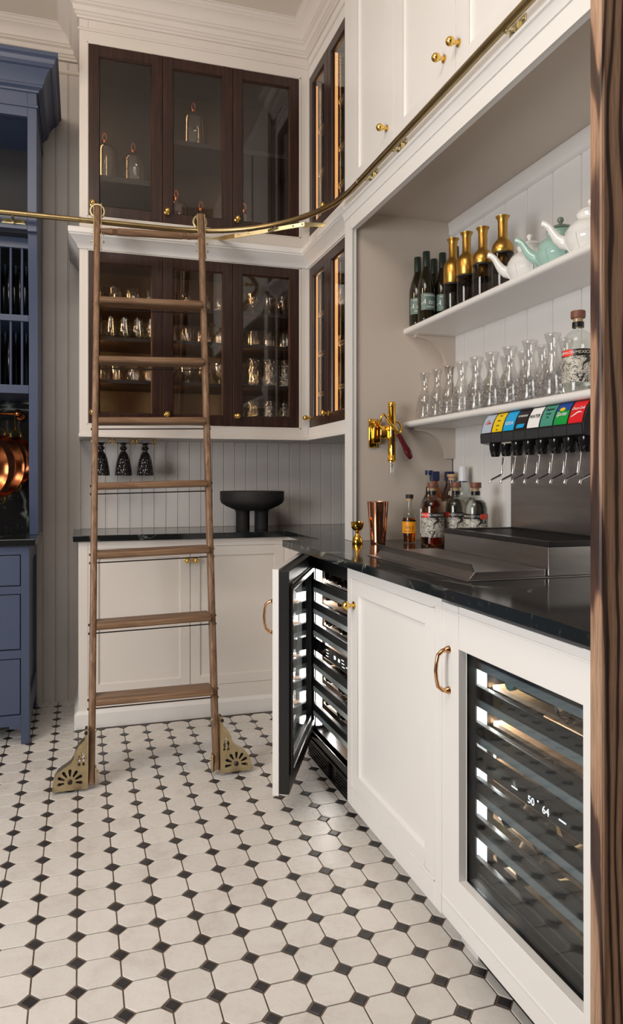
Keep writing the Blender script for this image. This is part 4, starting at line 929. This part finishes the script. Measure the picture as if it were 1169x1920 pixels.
for i, (y, g_) in enumerate(((2.493, 0), (2.390, .012), (2.277, .036), (2.150, .040))):
    c = (1.437, y, SZ1); t = thing('decanter', c, '%s brass and smoked glass decanter from the left on the upper bar shelf' % ORD[i], 'decanter', 'brass decanters on the upper bar shelf')
    r = .0375; H = (.298, .288, .268, .264)[i] ; lo_ = .098 + g_ * .4
    MB().shell([(1e-4, .002), (r - .002, .0), (r, .003), (r, lo_ + .012), (r - .0025, lo_ + .012), (r - .0025, .006), (1e-4, .005)], 32, c).build('glass_body', 'smoke_glass', t, angle=50)
    MB().lathe([(1e-4, lo_ - g_ - .004), (r * .86, lo_ - g_ - .004), (r * .86, lo_ - g_ + .004), (1e-4, lo_ - g_ + .004)], 28, c).build('seal', 'rubber', t)
    zb = lo_ + .012
    MB().lathe([(r * .80, lo_ - g_ + .005), (r * .55, lo_ - g_ + .02), (r * .5, zb - .004), (r * .5, zb)], 28, c).build('inner_funnel', 'brushed_gold', t, angle=50)
    MB().lathe([(r * .97, zb), (r * 1.0, zb + .001), (r * 1.0, zb + .006), (r * .97, zb + .007)], 32, c).build('collar', 'rubber', t)
    zs = H - .085
    pr = [(r * .97, zb + .007), (r * 1.01, zb + .009), (r * 1.01, zs - .030), (r * .93, zs - .016), (r * .72, zs - .004), (.0195, zs + .003), (.0165, zs + .010), (.0165, H - .022), (.0185, H - .010), (.0235, H - .003), (.0245, H), (.0225, H), (.016, H - .012), (1e-4, H - .014)]
    MB().lathe(pr, 36, c).build('cap', 'brushed_gold', t, angle=50)
def teapot(c, mt, lidmt, lbl):
    t = thing('teapot', c, lbl, 'teapot', 'teapots on the upper bar shelf'); x, y, z = c
    body = [(1e-4, 0), (.052, 0), (.055, .004), (.066, .020), (.074, .038), (.0765, .052), (.0775, .0535), (.0765, .055), (.073, .068), (.062, .086), (.046, .098), (.040, .102), (.039, .108), (.042, .114), (.042, .118), (1e-4, .118)]
    b = MB().lathe(body, 40, c).build('body', mt, t, angle=60)
    l = MB().lathe([(.041, .1185), (.043, .120), (.042, .123), (.034, .131), (.018, .138), (.007, .141), (.005, .145), (.009, .150), (.0105, .156), (.008, .162), (1e-4, .1645)], 32, c).build('lid', lidmt, t, angle=60)
    d = Vector((-.70, .714, 0)).normalized()
    def q(s_, h): return Vector(c) + d * s_ + Vector((0, 0, h))
    MB().tube([q(.055, .040), q(.078, .046), q(.094, .060), q(.105, .078), q(.116, .098), q(.128, .110), q(.138, .114)], [.022, .019, .0155, .0125, .0105, .0098, .0105], 16).build('spout', mt, t, angle=60)
    MB().tube([q(-.060, .090), q(-.085, .100), q(-.108, .094), q(-.116, .070), q(-.104, .046), q(-.084, .032), q(-.066, .030)], [.007, .0075, .007, .0068, .007, .0072, .006], 12).build('handle', mt, t, angle=60)
    for k in range(8):
        a = 2 * pi * k / 8 + .3
        MB().tube([(x + rr_ * cos(a), y + rr_ * sin(a), z + h) for rr_, h in ((.0560, .006), (.0665, .020), (.0745, .038), (.0765, .050))], .0022, 6).build('rib', mt, t)
teapot((1.462, 2.030, SZ1), 'white_ceramic', 'white_ceramic', 'white teapot between the rightmost brass decanter and the pale green teapot')
teapot((1.462, 1.872, SZ1), 'celadon', 'celadon_dark', 'pale green glazed teapot between two white teapots on the upper shelf')
teapot((1.452, 1.722, SZ1), 'white_ceramic', 'white_ceramic', 'white teapot nearest the oak casing on the upper bar shelf')

# ------------------------------------------------------------------ bar alcove: lower shelf
def carafe_profile():
    out = [(1e-4, .0), (.036, .0), (.039, .004), (.0395, .012), (.0372, .045), (.0335, .078), (.0275, .102), (.0200, .122), (.0160, .137), (.0157, .152), (.019, .172), (.0245, .190), (.0270, .199)]
    inn = [(r_ - .0022, z) for r_, z in out[::-1] if z > .012]
    return out + [(.0262, .2005)] + inn + [(.030, .012), (1e-4, .010)]
cp = carafe_profile()
def carafe(x, y, lbl, grp, proto=[]):
    if not proto:
        t = thing('carafe', (x, y, SZ2), lbl, 'carafe', grp)
        up_ = [p for p in cp]
        MB().shell(cp, 36, (x, y, SZ2 + .0003)).build('body', 'carafe_glass', t, angle=60)
        mb = MB()    # diamond-cut relief on the lower half
        for ring in range(9):
            z = .013 + ring * .0112; r_ = None
            for (ra, za), (rb, zb) in zip(cp, cp[1:]):
                if za <= z <= zb and zb > za and zb < .2: r_ = ra + (rb - ra) * (z - za) / (zb - za); break
            for k in range(14):
                a = 2 * pi * (k + .5 * (ring % 2)) / 14; w = r_ * .215; h = .0105
                cc = Vector((cos(a), sin(a), 0)); tt = Vector((-sin(a), cos(a), 0)); o = Vector((x, y, SZ2 + z)); sl = -.34
                P = [o + cc * (r_ - .0003) - tt * w, o + cc * (r_ + .0003 - sl * h) - Vector((0, 0, h)), o + cc * (r_ - .0003) + tt * w, o + cc * (r_ + .0003 + sl * h) + Vector((0, 0, h)), o + cc * (r_ + .0030)]
                mb.add(P, [(0, 1, 4), (1, 2, 4), (2, 3, 4), (3, 0, 4)])
        mb.build('cut_facets', 'cut_glass', t, smooth=False)
        proto.append(t); return t
    t = copy_tree(proto[0], (x, y, SZ2)); tag(t, lbl, 'carafe', grp); t.rotation_euler = (0, 0, random.uniform(0, 6)); return t
glassmat('carafe_glass', (.93, .93, .93), 1.52, .01, 1.3); glassmat('cut_glass', (.93, .93, .93), 1.55, .04, 2.0)
cy = (2.700, 2.592, 2.497, 2.400, 2.296, 2.192, 2.084, 1.974, 1.858)
for i, y in enumerate(cy): carafe(1.423, y, '%s cut glass carafe from the left in the front row of lower bar shelf' % ORD[i], 'carafes on the lower bar shelf')
for i, y in enumerate((2.45, 2.345, 2.243, 2.137, 2.03, 1.915)): carafe(1.517, y, '%s cut glass carafe from the left in the back row of lower bar shelf' % ORD[i], 'carafes on the lower bar shelf')
def tequila(c, liquid, fill, lbl, turn, words):
    t = thing('liquor_bottle', c, lbl, 'bottle', 'liquor bottles in the bar'); x, y, z = c; r = .0455
    MB().lathe([(1e-4, .002), (r - .005, .0), (r - .001, .004), (r, .010), (r, .150), (r * .97, .163), (r * .86, .176), (r * .66, .187), (.018, .193), (.0155, .200), (.0150, .222), (.0165, .228), (1e-4, .228)], 36, c).build('body', 'bottle_glass', t, angle=60)
    MB().lathe([(1e-4, .006), (r - .006, .006), (r - .003, .012), (r - .003, min(fill, .150))] + ([((r - .003) * .86, .174), ((r - .003) * .6, .184)] if fill > .15 else []) + [(1e-4, fill if fill <= .15 else .185)], 32, c).build('contents', liquid, t, angle=60)
    MB().lathe([(1e-4, .205), (.0135, .205), (.0135, .231), (1e-4, .231)], 20, c).build('cork', 'cork', t)
    MB().lathe([(1e-4, .2315), (.0205, .2315), (.0213, .234), (.0213, .2505), (.020, .253), (1e-4, .253)], 24, c).build('stopper', 'cap_wood', t, angle=50)
    f0 = facing(c) + turn
    band(c, .0167, .203, .219, f0 - 2.9, f0 + 2.9, 'ink_black', t, 'neck_band')
    lb = band(c, r + .0003, .034, .112, f0 - 2.0, f0 + 2.0, 'art_label', t)
    bb = band(c, r + .0006, .112, .132, f0 - 2.0, f0 + 2.0, 'ink_black', t, 'label_band')
    for (w, a0, mt_, sz) in words:
        if mt_ == 'block': band(c, r + .0012, .1125, .1315, f0 + a0 - .42, f0 + a0 + .42, 'ink_redband', bb, 'panel')
        else: wraptext(w, sz, (x, y, z + .122), r + .0018, f0 + a0, mt_, bb)
realglass('bottle_glass', (.95, .97, .95), 0, 1.45)
glassmat('bottle_glass', (.93, .95, .93), 1.5, .005)
WD = [('MEXICO', .25, 'ink_cream', .0135), ('', -.85, 'block', 0), ('ESPOLÒN', -.85, 'ink_white', .0115), ('TEQUILA', 1.05, 'ink_cream', .009)]
tequila((1.447, 1.772, SZ2), 'liquid_clear', .032, 'clear liquor bottle with engraved label on the lower shelf, beside oak casing', .12, WD)
tequila((1.366, 2.530, CT), 'liquid_amber', .175, 'amber liquor bottle with engraved label and wooden stopper, front on counter', -.05, [('MEXICO', .55, 'ink_cream', .0125), ('', -.65, 'block', 0), ('ESPOLÒN', -.65, 'ink_white', .0115), ('TEQUILA', .02, 'ink_grey', .009)])
tequila((1.475, 2.535, CT), 'liquid_clear', .178, 'clear liquor bottle with black label band, behind the amber one on counter', -.1, [('MEXICO', .0, 'ink_cream', .0125), ('SERVED', .75, 'ink_grey', .0115), ('', -.9, 'block', 0)])
tequila((1.478, 2.392, CT), 'liquid_clear', .178, 'clear liquor bottle with black label band, rightmost on counter by the drip tray', -.3, [('MEXICO', -.35, 'ink_cream', .0125), ('SERVED', .35, 'ink_grey', .0115), ('', 1.1, 'block', 0)])

# ------------------------------------------------------------------ other bottles and bar tools on the counter
def spirit(c, prof, body, lbl, fill=None, liquid=None, cap=None, n=28):
    t = thing('liquor_bottle', c, lbl, 'bottle', 'liquor bottles in the bar')
    MB().lathe(prof, n, c).build('body', body, t, angle=60)
    if fill:
        pr = [(max(1e-4, r_ - .003), z) for r_, z in prof if .004 <= z <= fill]; MB().lathe([(1e-4, .005)] + pr + [(pr[-1][0], fill), (1e-4, fill)], n, c).build('contents', liquid, t, angle=60)
    if cap: MB().lathe([(1e-4, cap[1]), (cap[0], cap[1]), (cap[0], cap[2] - .001), (cap[0] - .001, cap[2]), (1e-4, cap[2])], 22, c).build('cap', cap[3], t, angle=50)
    return t
c = (1.322, 2.648, CT)
t = spirit(c, [(1e-4, 0), (.022, 0), (.026, .004), (.0285, .04), (.030, .090), (.0285, .110), (.022, .128), (.014, .140), (.0115, .150), (.0115, .178), (1e-4, .178)], 'bottle_glass', 'small liquor bottle with bright orange label and black cap, leftmost on counter', .105, 'liquid_whiskey', (.0160, .186, .202, 'rubber'))
MB().lathe([(1e-4, .176), (.0125, .176), (.0125, .187), (1e-4, .187)], 18, c).build('cork', 'cork', t)
f0 = facing(c) - .1
lb = band(c, .0302, .042, .090, f0 - 1.25, f0 + 1.25, 'ink_orange', t); band(c, .0302, .090, .0965, f0 - 1.25, f0 + 1.25, 'ink_black', t, 'label_band')
wraptext('12', .020, (*c[:2], CT + .064), .0306, f0 + .35, 'ink_black', lb); wraptext('Sip', .014, (*c[:2], CT + .067), .0306, f0 - .25, 'ink_black', lb, .3); wraptext('RESERVE RYE', .0065, (*c[:2], CT + .050), .0306, f0, 'ink_black', lb)
c = (1.402, 2.628, CT)
t = spirit(c, [(1e-4, 0), (.033, 0), (.036, .004), (.036, .155), (.034, .170), (.024, .190), (.017, .205), (.0155, .22), (.0140, .282), (.0155, .284), (.0155, .290), (1e-4, .290)], 'bottle_glass', 'tall whiskey bottle with white label, behind the orange-labelled bottle', .235, 'liquid_whiskey', (.0165, .283, .303, 'navy'))
f0 = facing(c) - .1; lb = band(c, .0363, .040, .142, f0 - 1.3, f0 + 1.3, 'ink_white', t)
wraptext('OLD', .023, (*c[:2], CT + .105), .0367, f0 + .55, 'ink_black', lb); wraptext('WHISKEY', .0235, (*c[:2], CT + .084), .0367, f0 + .45, 'ink_black', lb); wraptext('KENTUCKY STRAIGHT', .006, (*c[:2], CT + .062), .0367, f0 + .2, 'ink_grey', lb)
c = (1.545, 2.690, CT)
t = spirit(c, [(1e-4, 0), (.036, 0), (.040, .005), (.040, .17), (.034, .20), (.022, .225), (.0185, .24), (.0185, .262), (1e-4, .262)], 'bottle_glass', 'clear bottle with pale stopper and ribbed neck, at back beside navy cap', None, None, (.0205, .276, .288, 'cork'))
MB().lathe([(1e-4, .262), (.0155, .262), (.0155, .276), (1e-4, .276)], 18, c).build('cork', 'cork', t)
band(c, .0405, .06, .17, facing(c) - 1.5, facing(c) + 1.5, 'ink_cream', t)
c = (1.560, 2.625, CT)
t = spirit(c, [(1e-4, 0), (.038, 0), (.042, .005), (.042, .17), (.038, .20), (.026, .222), (.018, .236), (.016, .245), (.016, .262), (1e-4, .262)], 'bottle_glass', 'tall clear bottle with ribbed white cap at the back of counter', .19, 'liquid_clear', (.0175, .258, .320, 'white_cap'))
MB().lathe([(.0172, .2525), (.0178, .2525), (.0178, .2575), (.0172, .2575)], 20, c).build('neck_band', 'navy', t)
for i, (c, lb_) in enumerate((((1.49, 2.742, CT), 'dark bottle with navy square cap behind the whiskey bottle on counter'), ((1.590 - .02, 2.755, CT), 'dark bottle with navy cap at the far back corner of the counter'))):
    t = spirit(c, [(1e-4, 0), (.030, 0), (.034, .005), (.034, .17), (.030, .20), (.018, .235), (.015, .25), (.015, .265), (1e-4, .265)], 'liquid_whiskey', lb_)
    MB().box(c[0] - .0165, c[0] + .0165, c[1] - .0165, c[1] + .0165, CT + .258, CT + .300).build('cap', 'navy', t, smooth=False, bevel=.003)
c = (1.182, 2.656, CT)
o = MB().lathe([(1e-4, 0), (.030, 0), (.0315, .002), (.0318, .008), (.0440, .170), (.0447, .1725), (.0440, .1735), (.0428, .171), (.0306, .010), (1e-4, .008)], 40, c).build('shaker_tin', 'copper_bright', None, angle=50); tag(o, 'tall polished copper cocktail shaker tin on counter, right of the gold jigger', 'shaker')
c = (1.097, 2.672, CT)
o = MB().lathe([(1e-4, .0), (.020, 0), (.0215, .002), (.0215, .010), (.018, .024), (.010, .034), (.0070, .040), (.0070, .046), (.0090, .049), (.0070, .052), (.016, .056), (.0235, .064), (.0255, .074), (.0262, .090), (.0250, .090), (.0240, .075), (.020, .065), (1e-4, .060)], 32, c).build('jigger', 'polished_gold', None, angle=50); tag(o, 'small gold double jigger on the worktop at the alcove corner', 'jigger')

# wall corkscrew
cs = thing('wall_corkscrew', (1.275, 2.74, 1.2), 'polished gold wall-mounted corkscrew with maroon handle, on the alcove side wall', 'corkscrew')
yw = 2.7985; cx, cyy = 1.282, 2.735
MB().box(1.199, 1.237, yw - .012, yw, 1.318, 1.442).build('wall_plate', 'polished_gold', cs, bevel=.004)
mb = MB().box(1.213, 1.250, yw - .026, yw - .012, 1.335, 1.432); mb.box(1.232, 1.275, yw - .058, yw - .024, 1.355, 1.410); mb.build('arm', 'polished_gold', cs, bevel=.005)
MB().lathe([(1e-4, 1.254), (.0185, 1.254), (.0185, 1.270), (.0165, 1.272), (.0160, 1.486), (.0178, 1.488), (.0178, 1.508), (.0150, 1.511), (1e-4, 1.511)], 28, (cx, cyy, 0)).build('barrel', 'polished_gold', cs, angle=50)
MB().box(cx - .006, cx + .002, cyy - .0168, cyy - .0150, 1.285, 1.410).build('slot', 'black_plastic', cs, smooth=False)
MB().shell([(.0150, 1.206), (.0165, 1.206), (.0165, 1.254), (.0150, 1.254)], 24, (cx, cyy, 0)).build('bell', 'clear_glass', cs)
MB().tube([(cx + .005 * cos(t * 1.3), cyy + .005 * sin(t * 1.3), 1.252 - t * .0022) for t in range(0, 20)], .0014, 6).build('worm', 'chrome', cs)
mb = MB(); ring = [(cx + .014 + .030 * cos(t), cyy - .002, 1.398 + .030 * sin(t)) for t in [2 * pi * k / 24 for k in range(25)]]; mb.tube(ring, .0042, 8)
mb.tube([(cx - .036, cyy - .022, 1.438), (cx - .018, cyy - .024, 1.416), (cx, cyy - .026, 1.398), (cx + .012, cyy - .026, 1.386), (cx + .020, cyy - .026, 1.372)], [.005, .0075, .0075, .007, .006], 10)
mb.lathe([(1e-4, 0), (.0105, 0), (.0105, .012), (1e-4, .012)], 18, (cx, cyy - .018, 1.398), (0, -1, 0)); mb.tube([(cx - .004, yw - .02, 1.45), (cx - .022, yw - .03, 1.462), (cx - .034, yw - .03, 1.45), (cx - .036, yw - .03, 1.43)], .005, 8)
mb.build('lever', 'polished_gold', cs, angle=60)
hd = Vector((.46, -.06, -.88)).normalized()
o = MB().lathe([(1e-4, 0), (.0095, .002), (.0105, .010), (.0110, .050), (.0150, .078), (.0158, .092), (.0125, .112), (.0095, .120), (1e-4, .121)], 20, (cx + .018, cyy - .026, 1.376), hd).build('handle', 'maroon', cs, angle=60)
MB().lathe([(1e-4, .1205), (.009, .1205), (.0085, .123), (1e-4, .124)], 16, (cx + .018, cyy - .026, 1.376), hd).build('handle_cap', 'chrome', cs)

# ------------------------------------------------------------------ drop-in tray and soda dispenser
tr = thing('drain_tray', (1.15, 1.9, CT), 'shallow stainless steel tray with raised front lip, let into the black worktop', 'tray')
mb = MB(); mb.box(.955, 1.56, 1.584, 2.235, CT, CT + .003)
mb.build('rim', 'steel', tr, smooth=False, bevel=.001)
mb = MB().prism([(.972, CT + .0032), (.990, CT + .022), (1.205, CT + .022), (1.205, CT + .0032)], 1.604, 2.205, 'xz'); mb.build('tray', 'steel', tr, smooth=False, bevel=.0015)
mb = MB().prism([(.992, CT + .0222), (.984, CT + .041), (.981, CT + .0425), (.9805, CT + .041), (.989, CT + .0222)], 1.612, 2.203, 'xz'); mb.build('lip', 'steel', tr, smooth=False)
sd = thing('soda_dispenser', (1.4, 1.85, CT), 'black soda dispenser with eight coloured flavour panels and steel levers above drip box', 'dispenser')
mb = MB(); X1 = 1.58
mb.box(1.209, X1, 1.596, 2.157, CT + .0034, .996); mb.build('drip_box', 'steel', sd, smooth=False, bevel=.002)
mb = MB(); mb.box(1.2085, 1.232, 1.596, 2.1575, .9962, 1.0105); mb.box(X1 - .12, X1, 1.596, 2.1575, .9962, 1.0105); mb.box(1.232, X1 - .12, 1.596, 1.618, .9962, 1.0105); mb.box(1.232, X1 - .12, 2.135, 2.1575, .9962, 1.0105)
mb.build('grate_frame', 'black_plastic', sd, smooth=False, bevel=.0015)
mb = MB(); mb.box(1.232, X1 - .12, 1.618, 2.135, .9962, .999)
for k in range(24): mb.box(1.232, X1 - .12, 1.622 + k * .0222, 1.629 + k * .0222, .999, 1.007)
mb.build('grate', 'black_plastic', sd, smooth=False)
MB().box(1.475, X1 - .004, 1.596, 2.157, 1.0105, 1.282).build('splash_panel', 'steel', sd, smooth=False, bevel=.001)
# head: curved fascia with a dark grey band below
hy0, hy1 = 1.640, 2.166
curve = [(1.358, 1.338), (1.3605, 1.352), (1.365, 1.366), (1.3705, 1.380), (1.378, 1.393), (1.388, 1.4055)]
prof = [(1.3575, 1.306), (1.3555, 1.336)] + curve + [(1.46, 1.4060), (1.575, 1.4060), (1.575, 1.29), (1.44, 1.29)]
MB().prism(prof, hy0, hy1, 'xz').build('head', 'black_plastic', sd, angle=25, bevel=.001)
def on_curve(t):
    ls = [(Vector(b) - Vector(a)).length for a, b in zip(curve, curve[1:])]; s_ = t * sum(ls)
    for (a, b), l in zip(zip(curve, curve[1:]), ls):
        if s_ <= l + 1e-9: return Vector(a) + (Vector(b) - Vector(a)) * (s_ / l), (Vector(b) - Vector(a)).normalized()
        s_ -= l
    return Vector(curve[-1]), (Vector(curve[-1]) - Vector(curve[-2])).normalized()
CL = sum((Vector(b) - Vector(a)).length for a, b in zip(curve, curve[1:]))
def on_panel(v, f, yc, tc, lift, mt, par, name='lettering'):
    out = []
    for px, py, pz in v:
        p, d = on_curve(min(1, max(0, tc + py / CL))); n = Vector((-d.y, d.x)); q = p + n * (lift + pz); out.append((q.x, yc - px, q.y))
    return MB().add(out, f).build(name, mt, par, smooth=False)
def rect(w, h, ny=8):
    v = []; f = []
    for k in range(ny + 1):
        for z in (-.0004, .0004):
            for x in (-w / 2, w / 2): v.append((x, -h / 2 + h * k / ny, z))
    for k in range(ny):
        a = k * 4; b = a + 4; f += [(a, a + 1, b + 1, b), (a + 2, b + 2, b + 3, a + 3), (a, b, b + 2, a + 2), (a + 1, a + 3, b + 3, b + 1)]
    f += [(0, 2, 3, 1), (ny * 4, ny * 4 + 1, ny * 4 + 3, ny * 4 + 2)]; return v, f
pit = (hy1 - hy0 - .006) / 8
FL = [('silver', [('Diet', .007, .62, 'ink_grey', .2), ('Coke', .0155, .50, 'ink_red', .3)]), ('yellow', [('TONIC', .0055, .80, 'ink_black', 0), ('LEMON', .0055, .55, 'ink_black', 0), ('BITTER', .0055, .32, 'ink_black', 0), ('LIME', .0055, .12, 'ink_black', 0)]), ('sky', [('SODA', .0165, .36, 'ink_white', 0)]),
      ('brown', [('POWERADE', .0092, .62, 'ink_white', .15)]), ('white', [('WATER', .0155, .52, 'ink_black', 0)]), ('teal', [("Seagram's", .0105, .76, 'ink_black', .25), ('GINGER', .0062, .55, 'ink_black', 0), ('ALE', .0062, .40, 'ink_black', 0)]),
      ('green', [('Sprite', .0185, .45, 'ink_white', .35)]), ('red', [('Coca-Cola', .0125, .62, 'ink_white', .35)])]
for i, (col_, words) in enumerate(FL):
    yc = hy1 - .003 - pit * (i + .5)
    v, f = rect(pit - .007, CL * .93); p = on_panel(v, f, yc, .5, .0012, 'ink_' + col_, sd, 'flavour_panel')
    if col_ == 'green':
        v, f = rect(pit - .0072, CL * .36, 4); on_panel(v, f, yc, .78, .0022, 'ink_blue', p, 'panel_top')
        v, f = flat_shape([(.012 * cos(t) - .004, .006 * sin(t)) for t in [2 * pi * k / 16 for k in range(16)]], [], .0004); on_panel(v, f, yc, .66, .0031, 'ink_yellow', p, 'lemon_mark')
    if col_ == 'brown':
        v, f = flat_shape([(-.022, -.006), (.016, -.006), (.022, .006), (-.016, .006)], [], .0004); on_panel(v, f, yc, .17, .0025, 'ink_sky', p, 'stripe')
    if col_ == 'red':
        pts = [(-.024 + .048 * k / 14, -.006 + .006 * sin(pi * 1.3 * k / 14 - 1.6)) for k in range(15)]
        v, f = flat_shape(pts + [(x, y + .0045 * (1 - abs(2 * k / 14 - 1) ** 2)) for k, (x, y) in list(enumerate(pts))[::-1]], [], .0004); on_panel(v, f, yc, .44, .0025, 'ink_white', p, 'swoosh')
    for w, sz, tc, mt_, sh in words:
        v, f = solid_text(w, sz, .0003, sh); on_panel(v, f, yc, tc, .0042 if col_ == 'green' else .0026, mt_, p)
    MB().prism([(1.3568, 1.308), (1.3548, 1.335), (1.3540, 1.335), (1.3560, 1.308)], yc - pit / 2 + .001, yc + pit / 2 - .001, 'xz').build('lower_band', 'dark_grey_plastic', sd, smooth=False)
    # nozzle and lever
    nz = MB().lathe([(1e-4, 1.258), (.0125, 1.258), (.0150, 1.262), (.0205, 1.285), (.0215, 1.305), (1e-4, 1.306)], 20, (1.395, yc, 0)).build('nozzle', 'black_gloss', sd, angle=40)
    MB().box(1.380, 1.43, yc - .014, yc + .014, 1.286, 1.3065).build('valve_block', 'black_plastic', nz, smooth=False, bevel=.002)
    MB().tube([(1.432, yc, 1.296), (1.428, yc, 1.26), (1.420, yc, 1.200), (1.413, yc, 1.193), (1.385, yc, 1.181), (1.375, yc, 1.176), (1.373, yc, 1.166)], [.0042, .0042, .0042, .004, .0036, .004, .0048], 10).build('lever', 'chrome', sd, angle=60)
MB().box(1.37, 1.40, 2.005, 2.055, 1.300, 1.305).build('tag', 'ink_cream', sd, smooth=False)
